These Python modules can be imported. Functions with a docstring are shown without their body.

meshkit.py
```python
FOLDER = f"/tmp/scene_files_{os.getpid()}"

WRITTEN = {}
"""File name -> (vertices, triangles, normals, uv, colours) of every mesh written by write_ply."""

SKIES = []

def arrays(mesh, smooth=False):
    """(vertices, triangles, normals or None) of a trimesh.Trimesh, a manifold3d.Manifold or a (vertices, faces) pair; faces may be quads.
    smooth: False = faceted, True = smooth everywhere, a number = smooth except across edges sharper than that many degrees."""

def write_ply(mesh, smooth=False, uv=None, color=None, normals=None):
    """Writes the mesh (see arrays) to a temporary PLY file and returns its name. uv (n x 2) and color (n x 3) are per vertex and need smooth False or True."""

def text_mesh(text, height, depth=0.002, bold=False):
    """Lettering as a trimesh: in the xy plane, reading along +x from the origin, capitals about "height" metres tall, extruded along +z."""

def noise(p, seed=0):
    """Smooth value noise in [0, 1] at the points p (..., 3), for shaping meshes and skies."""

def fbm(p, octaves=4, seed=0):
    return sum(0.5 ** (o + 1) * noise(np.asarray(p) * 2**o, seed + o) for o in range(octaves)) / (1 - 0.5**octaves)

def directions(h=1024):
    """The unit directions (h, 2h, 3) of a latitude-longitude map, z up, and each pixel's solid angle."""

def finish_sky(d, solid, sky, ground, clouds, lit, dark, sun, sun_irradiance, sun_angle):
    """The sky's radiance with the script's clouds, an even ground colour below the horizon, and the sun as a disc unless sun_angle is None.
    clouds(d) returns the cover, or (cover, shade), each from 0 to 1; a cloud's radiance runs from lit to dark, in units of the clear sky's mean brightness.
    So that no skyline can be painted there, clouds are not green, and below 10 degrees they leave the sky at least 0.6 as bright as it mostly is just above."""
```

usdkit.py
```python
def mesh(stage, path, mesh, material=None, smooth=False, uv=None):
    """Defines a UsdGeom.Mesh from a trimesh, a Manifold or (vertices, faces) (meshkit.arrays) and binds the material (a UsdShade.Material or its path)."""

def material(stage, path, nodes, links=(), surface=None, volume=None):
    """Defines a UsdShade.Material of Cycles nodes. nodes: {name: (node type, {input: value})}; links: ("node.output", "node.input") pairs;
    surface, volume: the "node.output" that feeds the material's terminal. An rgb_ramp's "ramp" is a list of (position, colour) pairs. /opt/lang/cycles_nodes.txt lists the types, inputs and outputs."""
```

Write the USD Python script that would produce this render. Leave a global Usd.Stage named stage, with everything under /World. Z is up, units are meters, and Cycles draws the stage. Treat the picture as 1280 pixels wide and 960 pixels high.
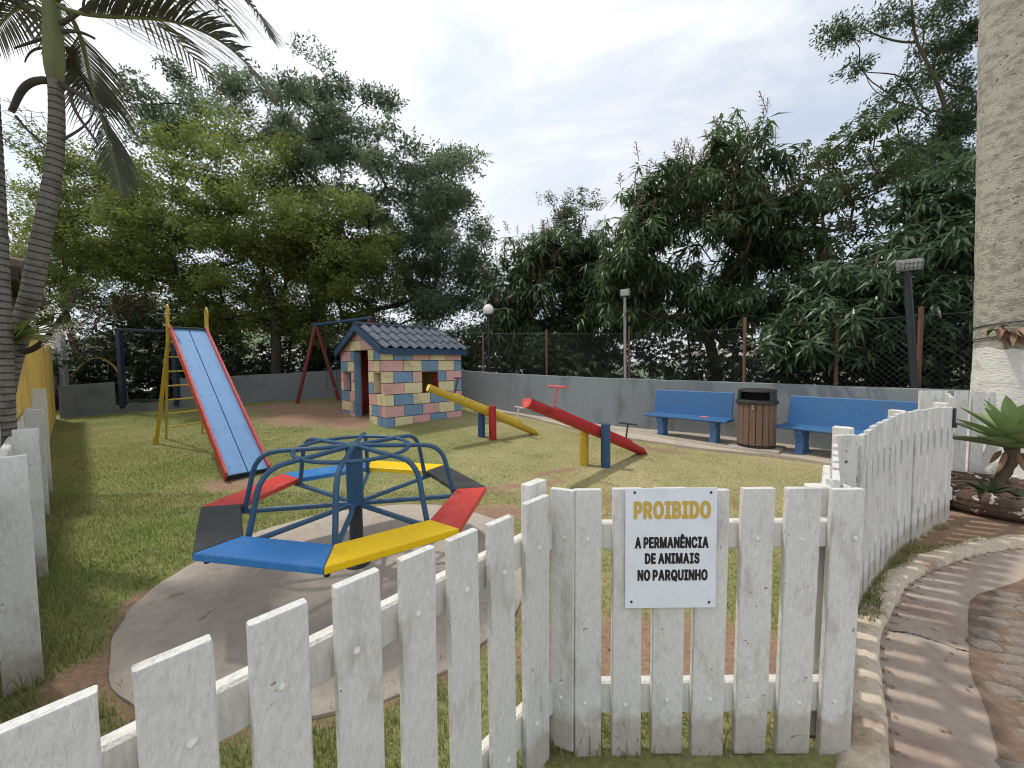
import math, numpy as np, trimesh, usdkit, meshkit, shapely, shapely.affinity
from pxr import Usd, UsdGeom, UsdLux, UsdShade, Sdf, Gf, Vt
from shapely.geometry import Polygon, box as sbox
from scipy.spatial import ConvexHull

stage = Usd.Stage.CreateInMemory()
UsdGeom.SetStageUpAxis(stage, UsdGeom.Tokens.z)
UsdGeom.SetStageMetersPerUnit(stage, 1.0)
UsdGeom.Xform.Define(stage, '/World')
UsdGeom.Scope.Define(stage, '/World/Looks')

# ------------------------------------------------------------------ camera, sky, sun, exposure
PITCH, ROLL, FPX, EYE = 0.0482, -0.0096, 481.0, 1.4
EXPOSURE = 1.28
SKY_STRENGTH, SUN_INTENSITY, SUN_ANGLE = 0.148, 0.28, 2.8
SUN_EL, SUN_DIR = math.radians(62.0), np.array([-0.906, 0.423])
cp, sp, cr, sr = math.cos(PITCH), math.sin(PITCH), math.cos(ROLL), math.sin(ROLL)
FWD = np.array([0, cp, -sp]); _u = np.array([0, sp, cp]); _r = np.array([1.0, 0, 0])
RIGHT = cr*_r + sr*_u; UP = -sr*_r + cr*_u
CAM = np.array([0, 0, EYE])
cam = UsdGeom.Camera.Define(stage, '/World/camera')
cam.AddTransformOp().Set(Gf.Matrix4d(*RIGHT, 0, *UP, 0, *(-FWD), 0, *CAM, 1))
cam.CreateFocalLengthAttr(24.0)
cam.CreateHorizontalApertureAttr(24.0*1280/FPX)
cam.CreateVerticalApertureAttr(24.0*960/FPX)
cam.CreateClippingRangeAttr(Gf.Vec2f(0.05, 5000))
cam.CreateExposureAttr(EXPOSURE)

sun_vec = np.array([*(SUN_DIR/np.linalg.norm(SUN_DIR)*math.cos(SUN_EL)), math.sin(SUN_EL)])
usdkit.material(stage, '/World/Looks/sky', {
    'tc': ('texture_coordinate', {}),
    'sky': ('sky_texture', {'sky_type': 'single_scattering', 'sun_disc': False, 'sun_elevation': SUN_EL,
                            'sun_rotation': math.atan2(sun_vec[0], sun_vec[1])}),
    'map': ('mapping', {'scale': (1.0, 1.0, 2.6)}),
    'n': ('noise_texture', {'scale': 2.4, 'detail': 8.0, 'roughness': 0.6, 'distortion': 0.5}),
    'fac': ('rgb_ramp', {'ramp': [(0.28, (0.84,)*3), (0.62, (0.97,)*3)]}),
    'cl': ('rgb_ramp', {'ramp': [(0.34, (1.66, 1.82, 2.04)), (0.64, (2.66, 2.72, 2.80))]}),
    'dot': ('vector_math', {'math_type': 'dot_product', 'vector2': tuple(sun_vec)}),
    'pw': ('math', {'math_type': 'power', 'value2': 3.0, 'use_clamp': True}),
    'glow': ('mix', {'mix_type': 'add', 'use_clamp': False, 'color2': (1.7, 1.64, 1.54)}),
    'mix': ('mix', {'use_clamp': False}),
    'bg': ('background_shader', {'strength': SKY_STRENGTH})},
    [('tc.generated', 'map.vector'), ('map.vector', 'n.vector'), ('n.fac', 'fac.fac'), ('n.fac', 'cl.fac'),
     ('tc.generated', 'dot.vector1'), ('dot.value', 'pw.value1'), ('pw.value', 'glow.fac'), ('cl.color', 'glow.color1'),
     ('fac.color', 'mix.fac'), ('sky.color', 'mix.color1'), ('glow.color', 'mix.color2'), ('mix.color', 'bg.color')],
    surface='bg.background')
dome = UsdLux.DomeLight.Define(stage, '/World/sky')
UsdShade.MaterialBindingAPI.Apply(dome.GetPrim()).Bind(UsdShade.Material.Get(stage, '/World/Looks/sky'))
dome.GetPrim().SetCustomDataByKey('kind', 'structure')
dome.GetPrim().SetCustomDataByKey('label', 'pale overcast sky with thin bright cloud')
sun = UsdLux.DistantLight.Define(stage, '/World/sun')
sun.CreateIntensityAttr(SUN_INTENSITY); sun.CreateAngleAttr(SUN_ANGLE); sun.CreateNormalizeAttr(True)
sun.CreateColorAttr(Gf.Vec3f(1.0, 0.95, 0.86))
zx = np.cross([0, 1.0, 0], sun_vec); zx /= np.linalg.norm(zx); zy = np.cross(sun_vec, zx)
sun.AddTransformOp().Set(Gf.Matrix4d(*zx, 0, *zy, 0, *sun_vec, 0, 0, 0, 20, 1))

# ------------------------------------------------------------------ helpers
RNG = np.random.default_rng(7)
TAKEN = set(); LOC = {}
def numbered(parent, name):
    p, n = f'{parent}/{name}', 0
    while p in TAKEN:
        n += 1; p = f'{parent}/{name}_{n:03d}'
    TAKEN.add(p); return p
def tag(prim, label=None, cat=None, group=None, kind=None):
    for k, v in (('label', label), ('category', cat), ('group', group), ('kind', kind)):
        if v: prim.SetCustomDataByKey(k, v)
def thing(name, label, cat, loc=(0, 0, 0), group=None):
    p = numbered('/World', name); x = UsdGeom.Xform.Define(stage, p)
    x.AddTranslateOp().Set(Gf.Vec3d(*map(float, loc))); LOC[p] = np.array(loc, float)
    tag(x.GetPrim(), label, cat, group); return p
def arr(m):
    return (np.array(m.vertices), np.array(m.faces)) if hasattr(m, 'vertices') else (np.asarray(m[0], float), np.asarray(m[1], int))
def part(parent, name, m, mat, smooth=False, label=None, tint=None, kind=None):
    """one Mesh under parent; the shape is given in world coordinates"""
    v, f = arr(m); p = numbered(parent, name)
    base = '/'.join(p.split('/')[:3]); off = LOC.get(base, np.zeros(3)); LOC[p] = off
    g = usdkit.mesh(stage, p, trimesh.Trimesh(v-off, f, process=False), '/World/Looks/'+mat, smooth=smooth)
    if tint is not None:
        UsdGeom.PrimvarsAPI(g).CreatePrimvar('tint', Sdf.ValueTypeNames.Color3fArray, 'vertex').Set(Vt.Vec3fArray.FromNumpy(np.asarray(tint, np.float32)))
    tag(g.GetPrim(), label, kind=kind); return p
def solo(name, m, mat, label=None, cat=None, group=None, kind=None, smooth=False, tint=None):
    p = part('/World', name, m, mat, smooth, tint=tint); tag(stage.GetPrimAtPath(p), label, cat, group, kind); return p
def join(*ms):
    vs, fs, n = [], [], 0
    for m in ms:
        v, f = arr(m); vs.append(v); fs.append(f+n); n += len(v)
    return np.vstack(vs), np.vstack(fs)
def hullfaces(v):
    h = ConvexHull(v); f = h.simplices.copy(); c = v.mean(0)
    n = np.cross(v[f[:, 1]]-v[f[:, 0]], v[f[:, 2]]-v[f[:, 0]])
    flip = np.einsum('ij,ij->i', n, v[f[:, 0]]-c) < 0; f[flip] = f[flip][:, ::-1]; return f
_sg = np.array([[x, y, z] for x in (-1, 1) for y in (-1, 1) for z in (-1, 1)], float)
def _cv(size, c):
    h = np.array(size, float)/2; return np.vstack([_sg*(h-c*np.array(k)) for k in ((0, 1, 1), (1, 0, 1), (1, 1, 0))])
_CF = hullfaces(_cv((1, 1, 1), .1))
def frame(ax, up=(0, 0, 1)):
    """columns: x along ax, z near up"""
    x = np.array(ax, float); x /= np.linalg.norm(x); y = np.cross(up, x); y /= np.linalg.norm(y); return np.stack([x, y, np.cross(x, y)], 1)
def cbox(size, center=(0, 0, 0), R=None, c=0.004):
    v = _cv(size, min(c, min(size)*.45)); v = v if R is None else v @ R.T; return v+np.array(center, float), _CF
def bar(p0, p1, w, h, c=.004, up=(0, 0, 1)):
    p0, p1 = np.array(p0, float), np.array(p1, float); d = p1-p0; return cbox((np.linalg.norm(d), w, h), (p0+p1)/2, frame(d, up), c)
def tube(pts, r, n=8, caps=True):
    p = np.array(pts, float); t = np.gradient(p, axis=0); t /= np.linalg.norm(t, axis=1, keepdims=True)+1e-12
    a = np.cross(t[0], [0, 0, 1.0] if abs(t[0][2]) < .9 else [1.0, 0, 0]); a /= np.linalg.norm(a); A = []
    for k in range(len(p)):
        a = a-t[k]*(a@t[k]); a = a/(np.linalg.norm(a)+1e-12); A.append(a)
    A = np.array(A); B = np.cross(t, A); ang = np.arange(n)*2*np.pi/n; r = np.broadcast_to(r, (len(p),))
    v = (p[:, None]+r[:, None, None]*(np.cos(ang)[None, :, None]*A[:, None]+np.sin(ang)[None, :, None]*B[:, None])).reshape(-1, 3)
    i, j = np.meshgrid(np.arange(len(p)-1), np.arange(n), indexing='ij'); j2 = (j+1) % n
    q = np.stack([i*n+j, i*n+j2, (i+1)*n+j2, (i+1)*n+j], -1).reshape(-1, 4); f = np.vstack([q[:, [0, 1, 2]], q[:, [0, 2, 3]]])
    if caps:
        m = len(v); v = np.vstack([v, p[0], p[-1]]); k = np.arange(n); e = (len(p)-1)*n
        f = np.vstack([f, np.stack([np.full(n, m), (k+1) % n, k], 1), np.stack([np.full(n, m+1), e+k, e+(k+1) % n], 1)])
    return v, f
def curve(pts, n=12):
    """smooth line through points"""
    from scipy.interpolate import CubicSpline
    p = np.array(pts, float); d = np.r_[0, np.cumsum(np.linalg.norm(np.diff(p, axis=0), axis=1))]
    return CubicSpline(d, p)(np.linspace(0, d[-1], n))
def lathe(prof, n=24, center=(0, 0, 0)):
    p = np.array(prof, float); a = np.arange(n)*2*np.pi/n
    v = np.stack([p[:, None, 0]*np.cos(a), p[:, None, 0]*np.sin(a), np.broadcast_to(p[:, None, 1], (len(p), n))], -1).reshape(-1, 3)
    i, j = np.meshgrid(np.arange(len(p)-1), np.arange(n), indexing='ij'); j2 = (j+1) % n
    q = np.stack([i*n+j, i*n+j2, (i+1)*n+j2, (i+1)*n+j], -1).reshape(-1, 4)
    return v+np.array(center, float), np.vstack([q[:, [0, 1, 2]], q[:, [0, 2, 3]]])
def extr(poly, depth, O, ex, ey, ez):
    """polygon (x, y) extruded along z, placed with axes ex, ey, ez at O"""
    m = trimesh.util.concatenate([trimesh.creation.extrude_polygon(shapely.remove_repeated_points(g, min(1e-4, math.sqrt(g.area)*.002)), depth, engine='earcut') for g in getattr(poly, 'geoms', [poly])]); M = np.stack([ex, ey, ez], 1)
    f = np.array(m.faces)
    if np.linalg.det(M) < 0: f = f[:, ::-1]
    return np.array(m.vertices) @ M.T+np.array(O, float), f
def ball(c, r, n=2):
    m = trimesh.creation.icosphere(n, r); return np.array(m.vertices)+np.array(c, float), np.array(m.faces)
def dome_bolt(c, ax, r=.008, h=.005):
    v, f = lathe([(r, 0), (r*.85, h*.6), (r*.45, h), (.0001, h)], 8); return v @ frame(ax, (0.1, .3, .95) if abs(ax[2]) < .9 else (.3, .95, .1))[:, [1, 2, 0]].T+np.array(c, float), f
def sst(a, b, x):
    t = np.clip((np.asarray(x, float)-a)/(b-a), 0, 1); return t*t*(3-2*t)
def G(x, y):
    """height of the lawn: level in front, rising towards the back left"""
    x, y = np.asarray(x, float), np.asarray(y, float)
    return 0.085*sst(3.4, -2.5, x)*np.log1p(np.exp(np.minimum((y-4.3)*3, 60)))/3
def gp(x, y, dz=0.0): return np.array([x, y, float(G(x, y))+dz])
def at(u, v, y):
    d = FWD+RIGHT*(u-640)/FPX-UP*(v-480)/FPX; return CAM+d*y/d[1]
Z = np.array([0, 0, 1.0])

# ------------------------------------------------------------------ materials
def lk(name, nodes, links, surface): usdkit.material(stage, '/World/Looks/'+name, nodes, links, surface=surface)
def paint(name, col, rough=.45, dark=None, amount=.5, scale=6.0, stretch=(1, 1, 1), bump=.15, bscale=60.0, fine=.12, spec=.4, spots=None, edge=(.52, .68), splash=None):
    """a coat with worn or stained patches: col, blotches of dark, fine grain, small relief"""
    dark = dark or tuple(c*.6 for c in col)
    nodes = {'g': ('geometry', {}), 'm': ('mapping', {'scale': stretch}),
             'n': ('noise_texture', {'scale': scale, 'detail': 7.0, 'roughness': .62}),
             'r': ('rgb_ramp', {'ramp': [(edge[0], (0,)*3), (edge[1], (amount,)*3)]}),
             'mx': ('mix', {'color1': col, 'color2': dark}),
             'n2': ('noise_texture', {'scale': scale*9, 'detail': 4.0, 'roughness': .6}),
             'r2': ('rgb_ramp', {'ramp': [(.3, (1-fine,)*3), (.7, (1+fine,)*3)]}),
             'mul': ('mix', {'mix_type': 'multiply', 'fac': 1.0}),
             'n3': ('noise_texture', {'scale': bscale, 'detail': 5.0, 'roughness': .6}),
             'b': ('bump', {'strength': min(1, bump*3), 'distance': bump*.02}),
             'p': ('principled_bsdf', {'roughness': rough, 'specular_ior_level': spec})}
    links = [('g.position', 'm.vector'), ('m.vector', 'n.vector'), ('m.vector', 'n2.vector'), ('m.vector', 'n3.vector'), ('n.fac', 'r.fac'), ('r.color', 'mx.fac'),
             ('mx.color', 'mul.color1'), ('n2.fac', 'r2.fac'), ('r2.color', 'mul.color2'), ('n3.fac', 'b.height'), ('b.normal', 'p.normal')]
    if spots:
        sc, thr, scol = spots
        nodes |= {'n4': ('noise_texture', {'scale': sc, 'detail': 3.0, 'roughness': .7}), 'r4': ('rgb_ramp', {'ramp': [(thr, (0,)*3), (thr+.03, (1,)*3)]}), 'mx2': ('mix', {'color2': scol})}
        links += [('g.position', 'n4.vector'), ('n4.fac', 'r4.fac'), ('r4.color', 'mx2.fac'), ('mul.color', 'mx2.color1'), ('mx2.color', 'p.base_color')]
    else: links.append(('mul.color', 'p.base_color'))
    if splash:
        nodes |= {'xyz': ('separate_xyz', {}), 'ns': ('noise_texture', {'scale': 11.0, 'detail': 6.0, 'roughness': .7}), 'ms': ('math', {'math_type': 'multiply_add', 'value2': -.24}), 'rs': ('rgb_ramp', {'ramp': [(0.0, (.5,)*3), (.05, (0,)*3)]}), 'mx3': ('mix', {'color2': splash})}
        src = [a for a, b in links if b == 'p.base_color'][0]; links = [l for l in links if l[1] != 'p.base_color']
        links += [('g.position', 'xyz.vector'), ('g.position', 'ns.vector'), ('ns.fac', 'ms.value1'), ('xyz.z', 'ms.value3'), ('ms.value', 'rs.fac'), ('rs.color', 'mx3.fac'), (src, 'mx3.color1'), ('mx3.color', 'p.base_color')]
    lk(name, nodes, links, 'p.BSDF')
paint('white_wood', (.60, .595, .565), .55, (.36, .34, .30), .6, 6.5, (2.0, 2.0, .7), .5, 34.0, .09, .3, (24.0, .69, (.24, .21, .17)), splash=(.27, .21, .15))
paint('white_wood_inner', (.64, .63, .59), .55, (.40, .38, .33), .7, 5.0, (3, 3, .55), .35, 30.0, .07, .3)
paint('bolt_paint', (.72, .71, .67), .4, (.4, .3, .2), .6, 40.0)
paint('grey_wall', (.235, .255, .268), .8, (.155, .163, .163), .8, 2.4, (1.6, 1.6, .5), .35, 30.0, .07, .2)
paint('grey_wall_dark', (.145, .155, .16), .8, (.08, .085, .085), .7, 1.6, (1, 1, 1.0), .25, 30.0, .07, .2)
paint('yellow_wall', (.70, .47, .12), .8, (.34, .23, .07), .6, 1.8, (1, 1, .5), .2, 30.0, .06, .2)
paint('brick_pink', (.62, .36, .34), .85, (.38, .27, .22), .65, 3.0, (1, 1, 1), .5, 45.0, .14, .15)
paint('brick_yellow', (.66, .57, .35), .85, (.36, .29, .17), .65, 3.0, (1, 1, 1), .5, 45.0, .14, .15)
paint('brick_blue', (.18, .29, .42), .85, (.12, .18, .26), .65, 3.0, (1, 1, 1), .5, 45.0, .14, .15)
paint('mortar', (.26, .22, .18), .9)
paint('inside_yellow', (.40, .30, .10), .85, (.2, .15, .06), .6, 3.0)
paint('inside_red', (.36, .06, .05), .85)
paint('blue_trim', (.018, .05, .105), .45, (.04, .07, .11), .5, 4.0)
paint('roof_blue', (.030, .043, .068), .62, (.13, .145, .17), .55, 6.0, (1, 1, 1), .3, 30.0, .18, .25, None, (.52, .70))
paint('navy', (.012, .020, .036), .5, (.03, .03, .035), .5, 6.0)
paint('post_blue', (.022, .075, .15), .45, (.03, .05, .09), .5, 6.0, (2, 2, .5), .3, 25.0)
paint('tube_blue', (.020, .070, .14), .36, (.04, .075, .115), .6, 12.0, bump=.2, bscale=70.0, fine=.15, spec=.45, spots=(46.0, .70, (.11, .09, .08)))
paint('bench_blue', (.032, .12, .28), .45, (.055, .10, .18), .6, 3.5, bump=.2, bscale=30.0, fine=.14, spots=(22.0, .735, (.20, .22, .24)))
paint('bench_leg_blue', (.06, .15, .32), .6, (.12, .15, .2), .5, 6.0)
paint('seat_blue', (.035, .17, .44), .38, (.12, .25, .45), .45, 6.0, (1, 1, 1), .1, 60.0, .08, .4, (33.0, .735, (.16, .14, .12)))
paint('seat_yellow', (.78, .50, .008), .38, (.55, .34, .02), .5, 6.0, (1, 1, 1), .1, 60.0, .07, .4, (33.0, .745, (.30, .22, .07)))
paint('seat_red', (.48, .045, .035), .38, (.5, .13, .10), .5, 6.0, (1, 1, 1), .1, 60.0, .08, .4, (33.0, .735, (.16, .14, .12)))
paint('seat_black', (.026, .028, .032), .45, (.075, .07, .065), .6, 7.0, (1, 1, 1), .1, 60.0, .08)
paint('slide_blue', (.135, .28, .51), .36, (.10, .21, .40), .5, 3.0, (1, 1, 1), .08, 25.0, .06, .5, (34.0, .74, (.55, .57, .58)))
paint('slide_red', (.46, .055, .05), .45, (.52, .17, .15), .7, 8.0, bump=.25, bscale=40.0, spots=(30.0, .70, (.22, .13, .11)))
paint('slide_yellow', (.46, .32, .035), .45, (.27, .18, .05), .6, 8.0, spots=(40.0, .68, (.14, .09, .06)))
paint('log_red', (.36, .018, .022), .45, (.17, .012, .016), .75, 4.0, (1, 1, 1), .4, 22.0, .16, .4, (24.0, .72, (.12, .05, .04)))
paint('log_red_end', (.62, .07, .06), .5, (.7, .3, .25), .6, 14.0)
paint('log_yellow', (.48, .32, .035), .48, (.27, .17, .03), .75, 4.0, (1, 1, 1), .4, 22.0, .16, .4, (20.0, .72, (.14, .10, .06)))
paint('log_yellow_end', (.72, .58, .18), .5, (.5, .36, .1), .5, 14.0)
paint('log_flat_dark', (.06, .02, .02), .6, (.10, .05, .05), .6, 10.0)
paint('log_flat_brown', (.16, .06, .03), .6)
paint('swing_red', (.13, .016, .016), .5)
paint('dark_steel', (.025, .03, .035), .5)
paint('black_plastic', (.030, .030, .030), .5, (.05, .05, .05), .5, 5.0)
paint('bin_slat', (.17, .105, .075), .6, (.11, .07, .05), .6, 8.0, (3, 3, .4), .25, 40.0)
paint('bin_dark', (.012, .012, .012), .8)
paint('steel', (.45, .45, .44), .35, (.2, .15, .12), .4, 20.0)
paint('rust', (.17, .085, .055), .8, (.10, .06, .045), .6, 8.0, (1, 1, .5))
paint('grey_post', (.27, .27, .26), .6, (.2, .15, .12), .6, 6.0, (1, 1, .4))
paint('lamp_grey', (.22, .22, .22), .5)
paint('lamp_glass', (.40, .41, .41), .25, spec=.7)
paint('globe', (.80, .79, .76), .3, (.68, .66, .6), .4, 6.0)
paint('wire', (.055, .055, .052), .6)
paint('concrete', (.37, .325, .28), .85, (.27, .235, .20), .8, 2.2, (1, 1, 1), .3, 50.0, .1, .2, (3.1, .66, (.27, .20, .15)))
paint('wall_path', (.40, .345, .28), .85, (.25, .21, .17), .7, 2.5, (1, 1, 1), .3, 50.0, .1, .2)
paint('kerb', (.52, .44, .34), .9, (.27, .18, .12), .75, 4.0, (1, 1, 1), .9, 16.0, .16, .2, (16.0, .66, (.12, .085, .06)))
paint('asphalt_path', (.345, .28, .232), .9, (.26, .185, .145), .75, 2.4, (1, 1, 1), .3, 90.0, .13, .2, (19.0, .735, (.40, .34, .28)))
paint('paver', (.205, .172, .145), .9, (.19, .13, .095), .8, 5.0, (1, 1, 1), .6, 40.0, .16, .2)
paint('soil', (.165, .118, .088), .95, (.11, .08, .06), .7, 3.0, (1, 1, 1), .6, 30.0, .2, .1)
paint('sign_plate', (.66, .70, .74), .35, (.58, .61, .64), .6, 9.0, (1, 1, 1), .05, 40.0, .03, .5, (48.0, .745, (.16, .13, .11)))
paint('sign_gold', (.50, .34, .07), .5, (.46, .31, .05), .5, 30.0)
paint('sign_black', (.010, .010, .011), .5)
paint('bark_dark', (.050, .042, .034), .9, (.09, .08, .065), .6, 9.0, (1, 1, .4), .9, 26.0, .2, .1)
paint('bark_brown', (.115, .085, .06), .9, (.06, .05, .04), .6, 9.0, (1, 1, .4), .9, 26.0, .2, .1)
paint('twig_brown', (.15, .115, .08), .9, (.09, .07, .05), .6, 9.0)
paint('palm_trunk', (.20, .185, .165), .9, (.085, .078, .07), .8, 9.0, (1, 1, 1.5), .8, 30.0, .2, .1)
paint('palm_ring', (.035, .03, .028), .9)
paint('crownshaft', (.17, .19, .075), .6, (.12, .10, .06), .6, 8.0, (1, 1, .4))
paint('dead_stalk', (.075, .06, .055), .8)
paint('royal_trunk', (.43, .41, .345), .92, (.25, .23, .185), .8, 9.0, (1, 1, 1.6), 1.0, 38.0, .26, .1, (22.0, .64, (.085, .075, .062)), (.45, .60))
paint('whitewash', (.66, .64, .59), .9, (.42, .38, .31), .7, 4.0, (1, 1, 2.2), .6, 20.0, .08, .15)
paint('rubber', (.10, .065, .05), .9, (.05, .04, .035), .7, 7.0, (1, 1, 1), .7, 30.0, .2, .15, (14.0, .60, (.50, .46, .42)))
paint('dead_leaf', (.26, .16, .10), .8, (.14, .09, .06), .6, 14.0)
paint('terracotta', (.105, .066, .05), .9, (.05, .035, .03), .6, 8.0)
paint('roof_timber', (.025, .022, .02), .9)
paint('old_timber', (.14, .12, .10), .9)
paint('far_white', (.72, .72, .70), .8); paint('far_roof', (.46, .38, .33), .85); paint('far_window', (.10, .12, .14), .4)
paint('arch_yellow', (.36, .23, .06), .55, (.24, .13, .06), .6, 8.0)
paint('flower', (.78, .68, .64), .6, (.8, .75, .7), .5, 30.0)
paint('pink_leaf', (.70, .12, .16), .6)
paint('far_hill', (.10, .13, .07), .95, (.17, .17, .11), .7, .08)
lk('tinted_ground', {'a': ('attribute', {'attribute': 'tint'}), 'g': ('geometry', {}), 'n': ('noise_texture', {'scale': 38.0, 'detail': 6.0, 'roughness': .7}),
    'r': ('rgb_ramp', {'ramp': [(.25, (.55,)*3), (.75, (1.4,)*3)]}), 'm': ('mix', {'mix_type': 'multiply', 'fac': 1.0}),
    'b': ('bump', {'strength': .8, 'distance': .015}), 'p': ('principled_bsdf', {'roughness': .95, 'specular_ior_level': .15})},
   [('g.position', 'n.vector'), ('n.fac', 'r.fac'), ('a.color', 'm.color1'), ('r.color', 'm.color2'), ('m.color', 'p.base_color'), ('n.fac', 'b.height'), ('b.normal', 'p.normal')], 'p.BSDF')
lk('tinted_blade', {'a': ('attribute', {'attribute': 'tint'}), 'd': ('principled_bsdf', {'roughness': .6, 'specular_ior_level': .25}), 't': ('translucent_bsdf', {}), 'x': ('mix_closure', {'fac': .3})},
   [('a.color', 'd.base_color'), ('a.color', 't.color'), ('d.BSDF', 'x.closure1'), ('t.BSDF', 'x.closure2')], 'x.closure')
def leafmat(name, c0, c1, c2=None, rough=.5, trans=.35, spec=.4):
    stops = [(0.0, c0), (.75, c1), (1.0, c2 or c1)]
    lk(name, {'g': ('geometry', {}), 'r': ('rgb_ramp', {'ramp': stops}), 'n': ('noise_texture', {'scale': .9, 'detail': 2.0}), 'rn': ('rgb_ramp', {'ramp': [(.3, (.7,)*3), (.7, (1.3,)*3)]}),
              'm': ('mix', {'mix_type': 'multiply', 'fac': 1.0}), 'd': ('principled_bsdf', {'roughness': rough, 'specular_ior_level': spec}), 't': ('translucent_bsdf', {}), 'x': ('mix_closure', {'fac': trans})},
       [('g.random_per_island', 'r.fac'), ('g.position', 'n.vector'), ('n.fac', 'rn.fac'), ('r.color', 'm.color1'), ('rn.color', 'm.color2'), ('m.color', 'd.base_color'), ('m.color', 't.color'),
        ('d.BSDF', 'x.closure1'), ('t.BSDF', 'x.closure2')], 'x.closure')
leafmat('leaf_light', (.18, .215, .052), (.31, .335, .085), (.39, .38, .10), .5, .5)
leafmat('leaf_grey', (.135, .18, .10), (.205, .25, .145), (.24, .26, .15), .5, .52)
leafmat('leaf_mango', (.088, .13, .054), (.15, .20, .085), (.24, .245, .09), .36, .38, .5)
leafmat('leaf_mango_dark', (.062, .105, .048), (.11, .165, .07), (.16, .20, .08), .36, .35, .5)
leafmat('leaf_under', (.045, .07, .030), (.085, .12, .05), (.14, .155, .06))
leafmat('leaf_mixed', (.07, .095, .035), (.14, .155, .055), (.28, .20, .06))
leafmat('leaf_feather', (.07, .105, .045), (.11, .15, .065), (.14, .17, .065))
leafmat('leaf_brown', (.075, .06, .04), (.12, .10, .06), (.10, .11, .05))
leafmat('panicle', (.20, .125, .085), (.29, .20, .14), (.24, .16, .10))
leafmat('leaf_palm', (.085, .09, .062), (.14, .145, .095), (.17, .14, .08), .5, .35)
leafmat('leaf_palm_dead', (.10, .07, .05), (.16, .11, .075), (.17, .08, .06))
leafmat('leaf_agave', (.27, .36, .16), (.33, .42, .20), (.36, .45, .20), .42, .3)
leafmat('leaf_strap', (.09, .12, .03), (.17, .20, .05), (.24, .22, .06))
leafmat('weed', (.04, .09, .02), (.075, .14, .03), (.13, .17, .05))

# ------------------------------------------------------------------ ground, slabs, kerb, path
MGR = np.array([-1.087, 2.612, 0.0]); SLAB_R = 1.2
KERB_OUT = np.array([(-3.2, -3.2), (-1.3, -1.0), (-.35, -.05), (.45, .55), (1.0, .98), (1.31, 1.29), (1.63, 1.65), (1.82, 1.86), (2.04, 2.04), (2.52, 2.395), (3.04, 2.64), (3.54, 2.81), (3.9, 2.87), (4.6, 2.92), (6.5, 2.8), (9, 2.4)])
KERB = curve(KERB_OUT, 150)
_t = np.gradient(KERB, axis=0); _t /= np.linalg.norm(_t, axis=1, keepdims=True); KN = np.stack([-_t[:, 1], _t[:, 0]], 1)
ROADSIDE = Polygon(list(KERB+KN*.06)+[(9, -9), (-9, -9)]).buffer(0)
PATH_Z = -0.03
def n2(x, y, s, seed=0, o=4): return meshkit.fbm(np.stack([x*s+31.7, y*s+17.3, np.full_like(x, .37)], -1), o, seed)
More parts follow.
